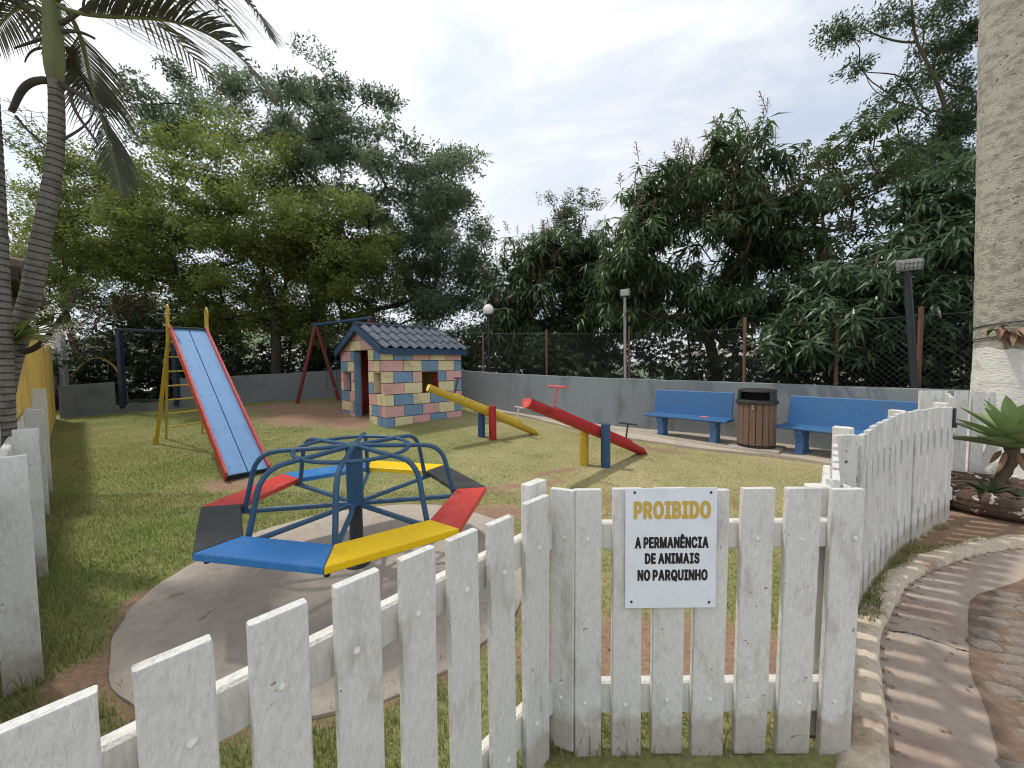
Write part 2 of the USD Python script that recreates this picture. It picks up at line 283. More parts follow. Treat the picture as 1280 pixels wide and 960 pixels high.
def bare(x, y):
    """0 = turf, 1 = bare earth"""
    w = (n2(x, y, 3.2, 3)-.5)*.9
    def sp(cx, cy, rx, ry, a=0):
        c, s = math.cos(a), math.sin(a); u, v = (x-cx)*c+(y-cy)*s, -(x-cx)*s+(y-cy)*c
        return 1-np.sqrt((u/rx)**2+(v/ry)**2)
    d = np.max([sp(.72, 1.78, .75, .30), sp(-4.25, 8.4, 1.5, 1.0, -.3), sp(-5.5, 9.6, 1.3, .6, .4), sp(.15, 4.4, .6, .10, .3), sp(2.3, 6.2, .5, .16, -.6), sp(.55, 4.9, .4, .08, .5),
                sp(-3.3, 4.5, .35, .25), sp(-3.3, 7.6, .7, .4, -.7), sp(4.6, 3.4, 1.1, .7), sp(3.5, 3.0, .5, .12, .3), sp(-2.15, 2.3, .22, .22), sp(-1.9, 1.7, .2, .2), sp(-.15, 3.6, .3, .2)], 0)
    ring = 1-np.abs(np.hypot(x-MGR[0], y-MGR[1])-SLAB_R)/.10
    return np.maximum(sst(-.18, .25, d+w*.55), sst(.25, .9, ring*.8+w))
def dry(x, y):
    b = .35+.42*sst(-2.4, .6, x+.15*(y-4))*sst(2.0, 4.2, y)+.10*sst(1, 3, x)
    return np.clip(b+(n2(x, y, 1.1, 5)-.5)*1.0+(n2(x, y, 6.0, 8)-.5)*.55, 0, 1)
GREEN, STRAW, EARTH = np.array([.16, .205, .052]), np.array([.42, .365, .195]), np.array([.27, .175, .12])
def turf(x, y, dark=.85):
    d = dry(x, y)[..., None]; b = bare(x, y)[..., None]
    e = EARTH*(.8+.4*n2(x, y, 9, 2)[..., None]); return ((GREEN*(1-d)+STRAW*d)*dark)*(1-b)+e*b
def grid(xs, ys, fz, skip=None):
    X, Y = np.meshgrid(xs, ys, indexing='ij'); n, m = X.shape; i, j = np.meshgrid(np.arange(n-1), np.arange(m-1), indexing='ij')
    q = np.stack([i*m+j, (i+1)*m+j, (i+1)*m+j+1, i*m+j+1], -1).reshape(-1, 4)
    v = np.stack([X, Y, fz(X, Y)], -1).reshape(-1, 3); return v, np.vstack([q[:, [0, 1, 2]], q[:, [0, 2, 3]]])
import shapely
def inside(poly, x, y): return shapely.contains_xy(poly, x, y)
def ground_z(X, Y):
    z = G(X, Y)+(n2(X, Y, 5, 1)-.5)*.02
    z = np.where(inside(ROADSIDE, X.ravel(), Y.ravel()).reshape(X.shape), -.16, z)
    return np.where(np.hypot(X-MGR[0], Y-MGR[1]) < SLAB_R-.06, -.05, z)
WALL_R = np.array([(-3.9, 11.3), (-2.0, 10.5), (.218, 8.98), (2.37, 8.15), (4.04, 7.05), (4.873, 5.96), (5.9, 4.5), (6.6, 3.2)])
WALL_RT = np.array([1.38, 1.325, 1.188, 1.095, 1.05, 1.04, 1.03, 1.02])
WALL_L = np.array([(-9.84, 8.33), (-5.98, 10.42), (-3.9, 11.3)]); WALL_LT = np.array([1.058, 1.258, 1.38])
YELLOW = np.array([(-9.84, 8.26), (-3.9, 2.88)])
xs = np.r_[-14, np.arange(-11, -5, .2), np.arange(-5, 3.2, .055), np.arange(3.2, 7.2, .1)]; ys = np.r_[np.arange(-4, 0, .4), np.arange(0, 3.6, .05), np.arange(3.6, 7, .09), np.arange(7, 12.4, .18)]
gv, gf = grid(xs, ys, ground_z)
solo('lawn_ground', (gv, gf), 'tinted_ground', 'worn lawn ground of the playground with bare reddish earth patches', kind='structure', smooth=True, tint=turf(gv[:, 0], gv[:, 1]))
# land beyond the wall: falls away to the valley, out to the horizon
def far_z(X, Y):
    r = np.hypot(X, Y); return -.35-6.5*sst(13, 60, r)-6*sst(60, 400, r)+(n2(X, Y, .02, 4)-.5)*6*sst(40, 200, r)+(24*n2(X, Y, .004, 9)+4)*sst(500, 1400, r)+27*sst(50, 150, r)*(1-sst(280, 480, r))*np.exp(-((np.arctan2(X, Y)+.62)/.33)**2)
a = np.linspace(0, 2*np.pi, 181); rr = np.r_[0.0, 6.0, 9, 11, 13, 16, 20, 26, 34, 46, 64, 90, 140, 220, 340, 500, 700, 1000, 1400, 2200, 4000]
A_, R_ = np.meshgrid(a, rr, indexing='ij'); X_, Y_ = R_*np.cos(A_), R_*np.sin(A_); Zf = np.where(R_ < 10, -.5, far_z(X_, Y_)); n_, m_ = X_.shape
i_, j_ = np.meshgrid(np.arange(n_-1), np.arange(m_-1), indexing='ij'); q_ = np.stack([i_*m_+j_, i_*m_+j_+1, (i_+1)*m_+j_+1, (i_+1)*m_+j_], -1).reshape(-1, 4)
solo('terrain', (np.stack([X_, Y_, Zf], -1).reshape(-1, 3), np.vstack([q_[:, [0, 2, 1]], q_[:, [0, 3, 2]]])), 'far_hill', 'green land falling away beyond the playground wall', kind='structure', smooth=True)

ang = np.linspace(0, 2*np.pi, 96, endpoint=False); rad = SLAB_R*(1+(n2(np.cos(ang)*2, np.sin(ang)*2, 1.0, 6)-.5)*.16+(n2(np.cos(ang)*9, np.sin(ang)*9, 1.0, 2)-.5)*.05)
sl = Polygon(np.stack([MGR[0]+rad*np.cos(ang), MGR[1]+rad*np.sin(ang)], 1))
ringv = []
for k, (s_, z_) in enumerate([(1.0, -.06), (1.0, .012), (.985, .022), (.7, .03), (.35, .034), (.001, .036)]):
    ringv.append(np.stack([MGR[0]+rad*s_*np.cos(ang), MGR[1]+rad*s_*np.sin(ang), np.full(96, z_)], 1))
sv = np.vstack(ringv); i_, j_ = np.meshgrid(np.arange(5), np.arange(96), indexing='ij'); j2 = (j_+1) % 96
q_ = np.stack([i_*96+j_, i_*96+j2, (i_+1)*96+j2, (i_+1)*96+j_], -1).reshape(-1, 4)
solo('concrete_slab', (sv, np.vstack([q_[:, [0, 1, 2]], q_[:, [0, 2, 3]]])), 'concrete', 'round rough concrete slab under the merry-go-round', kind='structure', smooth=40)

PATH_R = np.array([(-1.5, -4), (.3, -1), (.95, .2), (1.5, 1.02), (1.73, 1.29), (1.85, 1.41), (2.0, 1.57), (2.08, 1.67), (2.245, 1.82), (2.46, 2.0), (2.655, 2.165), (2.83, 2.27), (3.03, 2.33), (3.3, 2.43), (5, 2.55), (8, 2.2)])
pr = curve(PATH_R, 90); pr = pr+((n2(pr[:, 0], pr[:, 1], 9, 3)-.5)*.09)[:, None]
def sheet(poly, z, step=.6):
    poly = shapely.segmentize(poly, .2); v2, f = trimesh.creation.triangulate_polygon(poly, engine='earcut'); return np.c_[v2, np.full(len(v2), z)], f
solo('soil', sheet(Polygon([(-4, -8), (9, -8), (9, 2.7), (4.6, 2.85), (1.2, 1.1), (-4, -3)]).buffer(0), PATH_Z-.05), 'soil', 'reddish soil under the stone paving', kind='structure')
solo('footpath', sheet(Polygon(list(KERB+KN*.05)+list(pr[::-1])).buffer(0), PATH_Z), 'asphalt_path', 'curved grey concrete footpath outside the picket fence', kind='structure')
# kerb: a swept worn section
sec = np.array([(.0, -.07), (-.004, .004), (.012, .022), (.05, .027), (.095, .022), (.115, .008), (.118, -.07)])
kv = []
for k in range(len(KERB)):
    p3 = np.repeat(KERB[k][None], len(sec), 0)
    w = 1+.10*math.sin(k*1.7)+(meshkit.noise(np.array([k*.35, 0, 0.]))-.5)*.3
    d = sec[:, 0]*w; P = np.c_[p3+KN[k]*d[:, None], sec[:, 1]+(meshkit.noise(np.c_[p3*14, np.arange(len(sec))*.9])-.5)*.018*(sec[:, 1] > 0)]
    P[:, :2] += KN[k]*((meshkit.noise(np.c_[p3*9, np.arange(len(sec))*.7+3])-.5)*.02)[:, None]; kv.append(P)
kv = np.vstack(kv); ns = len(sec); i_, j_ = np.meshgrid(np.arange(len(KERB)-1), np.arange(ns-1), indexing='ij')
q_ = np.stack([i_*ns+j_, i_*ns+j_+1, (i_+1)*ns+j_+1, (i_+1)*ns+j_], -1).reshape(-1, 4)
solo('kerb', (kv, np.vstack([q_[:, [0, 2, 1]], q_[:, [0, 3, 2]]])), 'kerb', 'worn pale concrete kerb curving between fence and footpath', kind='structure', smooth=50)
# stones beside the path, muddy joints
STONES = Polygon(list(pr)+[(8, -1), (2, -4)]).buffer(-.035)
pav = numbered('/World', 'stone_paving'); UsdGeom.Xform.Define(stage, pav); tag(stage.GetPrimAtPath(pav), 'muddy stone paving right of the footpath', kind='structure'); LOC[pav] = np.zeros(3)
part(pav, 'mud_joint', sheet(Polygon(list(pr)+[(8, -1), (2, -4)]).buffer(.012), PATH_Z+.004), 'soil')
ca, sa = math.cos(-.35), math.sin(-.35)
for r_ in range(-4, 30):
    for c_ in range(-3, 21):
        cx, cy = 1.5+c_*.135+(r_ % 2)*.065+RNG.normal(0, .007), .85+r_*.085+RNG.normal(0, .005); x, y = 1.5+(cx-1.5)*ca-(cy-1.3)*sa, 1.3+(cx-1.5)*sa+(cy-1.3)*ca
        if not inside(STONES, np.array([x]), np.array([y]))[0] or x > 3.9 or y < .75 or RNG.random() < .06: continue
        t_ = -.35+RNG.normal(0, .06); R = np.array([[math.cos(t_), -math.sin(t_), 0], [math.sin(t_), math.cos(t_), 0], [0, 0, 1.]])
        R = R @ frame((1, RNG.normal(0, .03), RNG.normal(0, .04)))
        v, f = cbox((.127*RNG.uniform(.88, 1.0), .077*RNG.uniform(.88, 1.03), .05), (0, 0, 0), None, .014)
        v = v+(meshkit.noise(v*60+c_*7.1+r_*3.3)-.5)[:, None]*.008
        part(pav, 'paver', (v @ R.T+np.array([x, y, PATH_Z-.008+RNG.normal(0, .003)]), f), 'paver', smooth=False)
ck = curve([(2.06, 2.06), (2.2, 2.0), (2.27, 1.93), (2.36, 1.90), (2.46, 1.99)], 2); ck = np.array([at_ for at_ in curve([(2.0, 1.99), (2.12, 1.93), (2.2, 1.85), (2.27, 1.80)], 26)])
ck = ck+np.stack([np.zeros(26), (meshkit.noise(np.c_[np.arange(26)*.9, np.zeros(26), np.zeros(26)])-.5)*.03], 1); cw = .004+.006*meshkit.noise(np.c_[np.arange(26)*.7, np.ones(26), np.zeros(26)])
cv_ = np.empty((52, 3)); cv_[0::2] = np.c_[ck+np.array([.3, .95])*cw[:, None]*.5, np.full(26, PATH_Z+.003)]; cv_[1::2] = np.c_[ck-np.array([.3, .95])*cw[:, None]*.5, np.full(26, PATH_Z+.003)]
part('/World/footpath', 'crack', (cv_, np.array([[2*i_+a_ for a_ in t3] for i_ in range(25) for t3 in ((0, 1, 3), (0, 3, 2))])), 'bin_dark')
# strip of concrete along the grey wall
def offset(line, d):
    line = np.array(line, float); t = np.gradient(line, axis=0); t /= np.linalg.norm(t, axis=1, keepdims=True); return line+np.stack([t[:, 1], -t[:, 0]], 1)*d
wr = curve(WALL_R, 60)
edge_in = curve([(-.9, 8.9), (.282, 8.75), (1.29, 7.65), (2.547, 6.55), (3.228, 5.99), (3.877, 5.54), (4.26, 5.14), (5.0, 4.1)], 40)
edge_in = edge_in+((n2(edge_in[:, 0], edge_in[:, 1], 6, 3)-.5)*.12)[:, None]
wp = Polygon(list(edge_in)+list(offset(wr, -.02)[::-1][:44])).buffer(0)
wp = max(getattr(wp, 'geoms', [wp]), key=lambda g: g.area)
v2, f2 = trimesh.creation.triangulate_polygon(shapely.segmentize(wp, .15), engine='earcut')
wpv = np.c_[v2, G(v2[:, 0], v2[:, 1])+.045]; tri = trimesh.Trimesh(wpv, f2, process=False)
rim = np.array(shapely.segmentize(wp, .15).exterior.coords); k = len(rim); rv = np.vstack([np.c_[rim, G(rim[:, 0], rim[:, 1])+.045], np.c_[rim, G(rim[:, 0], rim[:, 1])-.05]])
i_ = np.arange(k-1); rf = np.vstack([np.stack([i_, i_+1, i_+1+k], 1), np.stack([i_, i_+1+k, i_+k], 1)])
solo('wall_path', join((wpv, f2), (rv, rf)), 'wall_path', 'pale concrete strip along the foot of the grey wall under the benches', kind='structure')

# ------------------------------------------------------------------ walls
def wallmesh(line, top, thick, base=-.45, hole=None):
    """a masonry wall along a polyline, thickness on its outer side, hand-finished top"""
    d = np.r_[0, np.cumsum(np.linalg.norm(np.diff(line, axis=0), axis=1))]; n = int(d[-1]/.15)+2; s = np.linspace(0, d[-1], n)
    x, y = np.interp(s, d, line[:, 0]), np.interp(s, d, line[:, 1]); tz = np.interp(s, d, top)+(meshkit.fbm(np.c_[s*1.5, s*0, s*0])-.5)*.025
    L = np.c_[x, y]; O = offset(L, -thick); c = .015
    rows = [np.c_[L, np.full(n, base)], np.c_[L, tz-c], np.c_[L+(O-L)*.08, tz], np.c_[O+(L-O)*.08, tz], np.c_[O, tz-c], np.c_[O, np.full(n, base)]]
    v = np.stack(rows, 1).reshape(-1, 3); i, j = np.meshgrid(np.arange(n-1), np.arange(5), indexing='ij')
    q = np.stack([i*6+j, i*6+j+1, (i+1)*6+j+1, (i+1)*6+j], -1).reshape(-1, 4); f = np.vstack([q[:, [0, 2, 1]], q[:, [0, 3, 2]]])
    e = np.array([[0, 1, 2], [0, 2, 3], [0, 3, 4], [0, 4, 5]]); return v, np.vstack([f, e, e[:, ::-1]+(n-1)*6])
solo('grey_wall', wallmesh(curve(WALL_R, 40), np.interp(np.linspace(0, 1, 40), np.r_[0, np.cumsum(np.linalg.norm(np.diff(WALL_R, axis=0), axis=1))]/np.linalg.norm(np.diff(WALL_R, axis=0), axis=1).sum(), WALL_RT), .14),
     'grey_wall', 'long grey painted wall behind the two blue benches', 'wall', smooth=50)
lw = WALL_L[1]-WALL_L[0]; GAP0, GAP1 = np.array([-9.14, 8.89])-np.array([.03, .02]), np.array([-8.12, 9.40])
gw = thing('grey_wall', 'low grey wall with a blue framed opening, behind the slide and swing', 'wall', (-8.5, 9.2, 0))
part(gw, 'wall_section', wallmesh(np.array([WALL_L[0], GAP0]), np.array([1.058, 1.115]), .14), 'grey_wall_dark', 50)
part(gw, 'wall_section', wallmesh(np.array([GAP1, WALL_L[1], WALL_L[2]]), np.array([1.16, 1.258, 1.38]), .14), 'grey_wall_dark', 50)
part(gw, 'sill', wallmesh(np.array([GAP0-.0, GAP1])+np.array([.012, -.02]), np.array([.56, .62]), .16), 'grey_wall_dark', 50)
yn = YELLOW[1]-YELLOW[0]; yl = np.linalg.norm(yn); yn /= yl
yw = thing('yellow_wall', 'tall ochre yellow boundary wall behind the palm trunks', 'wall', (-7, 5.8, 0))
part(yw, 'wall_section', wallmesh(YELLOW[::-1].copy(), np.array([1.99, 2.0]), .16), 'yellow_wall', 50)
# neighbouring house with a tiled roof over the yellow wall
yo = np.array([yn[1], -yn[0]]); yo = yo if yo[0] < 0 else -yo
hb = thing('house', 'dark timber eaves and tiled roof of a house behind the yellow wall', 'house', (-6.5, 4.2, 0))
P = lambda s, o, z: np.array([*(YELLOW[0]+yn*s+yo*o), z])
part(hb, 'wall', bar(P(.2, .34, 2.17), P(5.9, .34, 2.17), .1, .5), 'roof_timber')
part(hb, 'eave_beam', bar(P(-.2, .10, 2.42), P(6.2, .10, 2.42), .26, .13), 'roof_timber')
part(hb, 'corner_post', bar(P(4.65, .17, 2.0), P(4.65, .17, 2.35), .11, .11, up=(1, 0, 0)), 'old_timber')
part(hb, 'corner_post', bar(P(1.2, .17, 2.0), P(1.2, .17, 2.35), .11, .11, up=(1, 0, 0)), 'old_timber')
for k in range(28):
    part(hb, 'roof_tile', tube([P(-.1+k*.225, -.06, 2.51), P(-.1+k*.225, 1.8, 2.78)], .11, 8), 'terracotta')

# chain-link fence above the grey wall
cl = thing('chain_link_fence', 'rusty wire mesh fence standing behind the long grey wall', 'fence', (2, 8.5, 0))
fl = curve(offset(curve(WALL_R[1:], 30), -.25), 300); fd = np.r_[0, np.cumsum(np.linalg.norm(np.diff(fl, axis=0), axis=1))]
def fpt(s): return np.array([np.interp(s, fd, fl[:, 0]), np.interp(s, fd, fl[:, 1])])
def ftop(s): return np.interp(s, np.linspace(0, fd[-1], 7), WALL_RT[1:])
def fs_at(u):  # distance along the fence that lies in the direction u of the photograph
    return fd[np.argmin(np.abs(640+FPX*fl[:, 0]/fl[:, 1]-u))]
H_F = 1.02; wires = []; S0, S1 = fs_at(585), fd[-1]-.4; cell = .085
nc = int((S1-S0)/cell); nr = int(H_F/cell)
for sgn in (1, -1):
    for c in range(-nr, nc+nr):
        a0, a1 = (c, c+nr) if sgn > 0 else (c+nr, c); pts = []
        for r_ in range(0, nr+1, 2):
            s = S0+(c+(r_ if sgn > 0 else nr-r_))*cell
            if S0 <= s <= S1: pts.append((*fpt(s), ftop(s)-.02+r_*cell+sgn*.002))
        if len(pts) > 1: wires.append(tube(np.array(pts)+np.array([0, 0, .0]), .0022, 3, False))
part(cl, 'wire_mesh', join(*wires), 'wire', kind='stuff')
for h in (.0, H_F*.98):
    part(cl, 'tension_wire', tube([(*fpt(s), ftop(s)+h) for s in np.linspace(S0, S1, 60)], .004, 4), 'wire')
for u, hh in ((605, 1.02), (684, 1.1), (786, 1.15), (929, 1.2), (1046, 1.12), (1151, 1.12)):
    s = fs_at(u); p = fpt(s); part(cl, 'post', join(tube([(*p, .2), (*p, ftop(s)+hh)], .028 if u > 800 else .022, 8)), 'rust', 40)
def lamp_post(u, top, y_off, r, mat, lean=0):
    s = fs_at(u); p = fpt(s)+np.array([0, y_off]); return p, top, [(p[0]+lean, p[1], .1), (p[0], p[1], top)]
p, tz, pts = lamp_post(611, 0, .25, .02, 'dark_steel'); tz = at(611, 387, p[1])[2]
lp = thing('globe_lamp', 'white globe lamp on a thin dark post above the grey wall', 'lamp', (*p, 0))
part(lp, 'pole', tube([(*p, 0), (*p, tz-.14)], .022, 8), 'dark_steel', 40); part(lp, 'collar', lathe([(.001, -.17), (.06, -.17), (.075, -.13), (.05, -.10), (.001, -.1)], 14, (*p, tz)), 'dark_steel', 40)
part(lp, 'globe', ball((*p, tz), .135, 3), 'globe', True)
def flood(u, v, pole_r, mat, label, w, h, tilt, yaw, lean, name='floodlight'):
    s = fs_at(u); b = fpt(s)-np.array([.0, .04]); y = b[1]; T = at(u+lean, v, y)
    t = thing(name, label, 'lamp', (*b, 0)); part(t, 'pole', tube([(b[0], b[1], .2), (T[0], T[1], T[2]-.09)], pole_r, 8), mat, 40)
    F = frame((math.cos(yaw), math.sin(yaw), 0)); tl = np.array([[1, 0, 0], [0, math.cos(tilt), -math.sin(tilt)], [0, math.sin(tilt), math.cos(tilt)]]); R = F @ tl
    C = T+np.array([0, -.03, 0]); part(t, 'housing', cbox((w, .09, h), C, R, .012), 'lamp_grey')
    part(t, 'lens', cbox((w*.86, .012, h*.74), C+R @ np.array([0, -.05, 0]), R, .004), 'lamp_glass')
    part(t, 'bracket', join(*[bar(C+R @ np.array([sx*w*.53, 0, 0]), C+R @ np.array([sx*w*.53, .02, -h*.8]), .012, .03, .002) for sx in (-1, 1)], bar(C+R @ np.array([-w*.53, .02, -h*.8]), C+R @ np.array([w*.53, .02, -h*.8]), .012, .03, .002)), 'dark_steel')
    g = [bar(C+R @ np.array([sx*w*.4, -.062, -h*.36]), C+R @ np.array([sx*w*.4, -.062, h*.36]), .005, .005, .001, up=(1, 0, 0)) for sx in np.linspace(-1, 1, 6)]
    if w > .25: part(t, 'guard_grille', join(*g, *[bar(C+R @ np.array([-w*.42, -.062, z*h]), C+R @ np.array([w*.42, -.062, z*h]), .005, .005, .001) for z in (-.2, .2)]), 'dark_steel')
flood(781, 366, .03, 'grey_post', 'small floodlight on a slim grey pole between two mango trees', .20, .14, .35, -.55, 0)
flood(1148, 332, .042, 'dark_steel', 'caged floodlight on a dark leaning pole right of the benches', .26, .145, .30, -.5, -14)

# ------------------------------------------------------------------ merry-go-round
SEAT_H, R_O, SEAT_W, ROT, TX, TY = .513, .915, .223, -2.119, -.022, .028
def mg(r, a, z): x, y = r*math.cos(a), r*math.sin(a); return np.array([MGR[0]+x, MGR[1]+y, z+TX*x+TY*y])
mr = thing('merry_go_round', 'octagonal blue, yellow, red and black seated merry-go-round on concrete', 'merry-go-round', MGR)
for k, col in enumerate(['seat_blue', 'seat_yellow', 'seat_red', 'seat_black', 'seat_yellow', 'seat_blue', 'seat_red', 'seat_black']):
    a0, a1 = ROT+k*math.pi/4+.002, ROT+(k+1)*math.pi/4-.002; c = .005; pts = []
    for z, e in ((SEAT_H, c), (SEAT_H-c, 0), (SEAT_H-.034, 0), (SEAT_H-.038, c)):
        pts += [mg(R_O-e, a0+e*.8, z), mg(R_O-e, a1-e*.8, z), mg(R_O-SEAT_W+e, a1-e, z), mg(R_O-SEAT_W+e, a0+e, z)]
    pts = np.array(pts); seat = part(mr, 'seat', (pts, hullfaces(pts)), col)
    for fr_, rr_ in ((.12, .86), (.12, .735), (.88, .86), (.88, .735)):
        part(seat, 'bolt', dome_bolt(mg(rr_*(1-.06*math.sin(fr_*math.pi)), a0+(a1-a0)*fr_, SEAT_H-.0005), (0, 0, 1), .007, .0025), col)
part(mr, 'post', lathe([(.085, .03), (.085, .045), (.045, .05), (.043, .47)], 18, MGR), 'dark_steel', 40)
part(mr, 'sleeve', lathe([(.001, .455), (.062, .455), (.062, .47), (.055, .475), (.055, .84), (.06, .845), (.06, .87), (.03, .885), (.001, .888)], 22, MGR), 'post_blue', 40)
part(mr, 'ring', tube([mg(.365, t, .848) for t in np.linspace(0, 2*np.pi, 49)], .0135, 8, False), 'tube_blue', True)
for k in range(8):
    a = ROT+k*math.pi/4
    part(mr, 'spoke', tube([mg(.05, a, .462), mg(R_O-.05, a, .462)], .017, 8), 'tube_blue', 40)
    part(mr, 'handrail', tube(curve([mg(.05, a, .862), mg(.2, a, .856), mg(.365, a, .85), mg(.47, a, .846), mg(.545, a, .825), mg(.60, a, .765), mg(.625, a, .68), mg(.652, a, .56), mg(.672, a, .475)], 22), .016, 8), 'tube_blue', True)
    part(mr, 'bolt', lathe([(.001, SEAT_H-.078), (.014, SEAT_H-.074), (.018, SEAT_H-.055), (.018, SEAT_H-.0385)], 10, mg(R_O-.06, a, 0)), 'dark_steel', 40)

# ------------------------------------------------------------------ slide
SB, ST, DIRA, SW = np.array([-3.282, 4.718, .13]), None, 2.459, .458
sd_ = np.array([math.cos(DIRA), math.sin(DIRA), 0]); sw_ = np.array([sd_[1], -sd_[0], 0]); ST = SB+sd_*2.602; ST[2] = 2.06
sl_ = thing('slide', 'tall playground slide with pale blue chute, red sides and yellow ladder', 'slide', (*SB[:2], 0))
ax = (ST-SB)/np.linalg.norm(ST-SB); SF = frame(ax); L = np.linalg.norm(ST-SB); M = (SB+ST)/2
for s in (-1, 1):
    part(sl_, 'chute_board', cbox((L, SW/2-.018, .022), M+SF[:, 1]*s*(SW/4-.004)-SF[:, 2]*.03, SF, .003), 'slide_blue')
    part(sl_, 'side_rail', cbox((L+.02, .028, .125), M+SF[:, 1]*s*(SW/2)-SF[:, 2]*.02, SF, .005), 'slide_red')
part(sl_, 'floor_joint', cbox((L-.01, .012, .01), M-SF[:, 2]*.04, SF, .001), 'bin_dark')
for k in range(5):
    for o in (-.17, -.055, .055, .17):
        part(sl_, 'screw', dome_bolt(SB+ax*(.12+k*L*.215)+SF[:, 1]*o-SF[:, 2]*.019, SF[:, 2], .0085, .003), 'dark_steel')
part(sl_, 'lower_lip', cbox((.03, SW-.03, .07), SB+ax*.01-SF[:, 2]*.07, SF, .003), 'dark_steel')
part(sl_, 'top_bar', tube([ST+sw_*-SW/2-Z*.0, ST+sw_*SW/2], .016, 8), 'dark_steel', 40)
feet = []
for s in (-1, 1):
    T = ST+sw_*s*(SW/2+.02); F = gp(*(T+sd_*.68)[:2], -.05); feet.append((T, F)); Ttop = T+np.array([0, 0, .33])
    q = lambda k: F+(np.array([*(T+sd_*.1)[:2], T[2]-.05])-F)*k
    part(sl_, 'ladder_side', tube([F, q(.5), q(1.0), T+sd_*.1+Z*.1], .019, 8), 'slide_yellow', 40)
    h = .34; part(sl_, 'hand_loop', tube(curve([T+sd_*.10+Z*.05, T+sd_*.10+Z*(h-.05), T+sd_*.085+Z*h*.95, T+sd_*.03+Z*(h+.02), T-sd_*.03+Z*h*.93, T-sd_*.045+Z*(h-.08), T-sd_*.045+Z*-.02], 26), .014, 8), 'slide_yellow', True)
for k in range(7):
    fr_ = .13+k*.125; a_ = feet[0][1]+(feet[0][0]+sd_*.1-feet[0][1])*fr_; b_ = feet[1][1]+(feet[1][0]+sd_*.1-feet[1][1])*fr_; part(sl_, 'rung', tube([a_, b_], .013, 7), 'slide_yellow', 40)
T = feet[0][0]+np.array([0, 0, -.12]); F = gp(-5.86, 6.27, -.03)
part(sl_, 'strut', tube([T, F], .027, 8), 'slide_yellow', 40); part(sl_, 'strut_foot', lathe([(.001, .14), (.03, .14), (.045, .03), (.06, 0), (.06, -.03)], 10, F), 'slide_yellow', 40)

# ------------------------------------------------------------------ seesaws
def seesaw(label, up, low, r, post_a, post_b, ca_, cb_, ha, hb, mats, hcol):
    up, low = np.array(up, float), np.array(low, float); t = thing('seesaw', label, 'seesaw', (*(np.array(post_a)+np.array(post_b))/2, 0))
    ax = low-up; L = np.linalg.norm(ax); ax /= L; F = frame(ax); n = 20; a = np.arange(n)*2*np.pi/n
    def ring(s, cut, rr=r):
        y, z = rr*np.cos(a), rr*np.sin(a); z = np.minimum(z, cut); return up+ax*s+y[:, None]*F[:, 1]+z[:, None]*F[:, 2]
    st = [(0, r*.45), (.02, r*.45), (.42, r*.45), (.47, r*.98), (.5, r*1.1), (L*.5, r*1.1), (L-.5, r*1.1), (L-.45, r*.95), (L-.4, r*.5), (L-.12, r*.30), (L, -r*.35)]
    v = np.vstack([ring(s, c) for s, c in st]); v += (meshkit.noise(v*14)-.5)[:, None]*.006; i, j = np.meshgrid(np.arange(len(st)-1), np.arange(n), indexing='ij'); j2 = (j+1) % n
    q = np.stack([i*n+j, i*n+j2, (i+1)*n+j2, (i+1)*n+j], -1).reshape(-1, 4); v = np.vstack([v, up+F[:, 2]*-.01, low+F[:, 2]*-.04]); m = len(v)-2; k = np.arange(n); e = (len(st)-1)*n
    part(t, 'log', (v, np.vstack([q[:, [0, 1, 2]], q[:, [0, 2, 3]], np.stack([np.full(n, m+1), e+k, e+(k+1) % n], 1)])), mats[0], 45)
    ev = np.vstack([ring(-.002, r*.45, r*.985), up-ax*.002-F[:, 2]*.01]); part(t, 'log_end', (ev, np.stack([np.full(n, n), (k+1) % n, k], 1)), mats[1])
    y0 = r*.86; part(t, 'seat_flat', cbox((.40, 2*y0-.01, .006), up+ax*.215+F[:, 2]*(r*.45+.002), F, .002), mats[2])
    for nm, b, m_ in (('post', post_a, ca_), ('post', post_b, cb_)):
        z0 = float(G(*b)); hh = ha if b is post_a else hb
        part(t, nm, lathe([(.062, z0-.1), (.064, z0+.1), (.061, z0+hh-.008), (.055, z0+hh), (.001, z0+hh+.002)], 20, (*b, 0)), m_, 40)
    c0, c1 = (*post_a, 0), (*post_b, 0); zz = up[2]+(low[2]-up[2])*.5
    part(t, 'axle', tube([(post_a[0], post_a[1], zz-.02), (post_b[0], post_b[1], zz-.02)], .016, 8), 'dark_steel', 40)
    for s, h in ((.45, .25), (L-.52, .22)):
        b = up+ax*s+F[:, 2]*r*.8; tp = b+F[:, 2]*h*.6+Z*h*.45
        part(t, 'handle', join(tube([b, tp], .013, 8), tube([tp-F[:, 1]*.15, tp+F[:, 1]*.15], .015, 8)), hcol[0 if s < 1 else 1], 40)
    return t
paint('handle_red', (.52, .07, .075), .4, (.6, .3, .28), .6, 20.0); paint('handle_white', (.6, .45, .43), .45, (.5, .08, .07), .7, 14.0)
seesaw('red log seesaw resting between a yellow and a blue post', (.17, 4.415, .985), (2.03, 5.91, .055), .078, (.978, 5.226), (1.249, 5.12), 'log_yellow', 'post_blue', .50, .585, ('log_red', 'log_red_end', 'log_flat_dark'), ('handle_red', 'dark_steel'))
seesaw('yellow log seesaw leaning between a blue and a red post by the playhouse', (-1.335, 6.148, 1.075), (.47, 7.115, .15), .08, (-.544, 6.724), (-.338, 6.532), 'post_blue', 'log_red', .45, .585, ('log_yellow', 'log_yellow_end', 'log_flat_brown'), ('dark_steel', 'handle_white'))

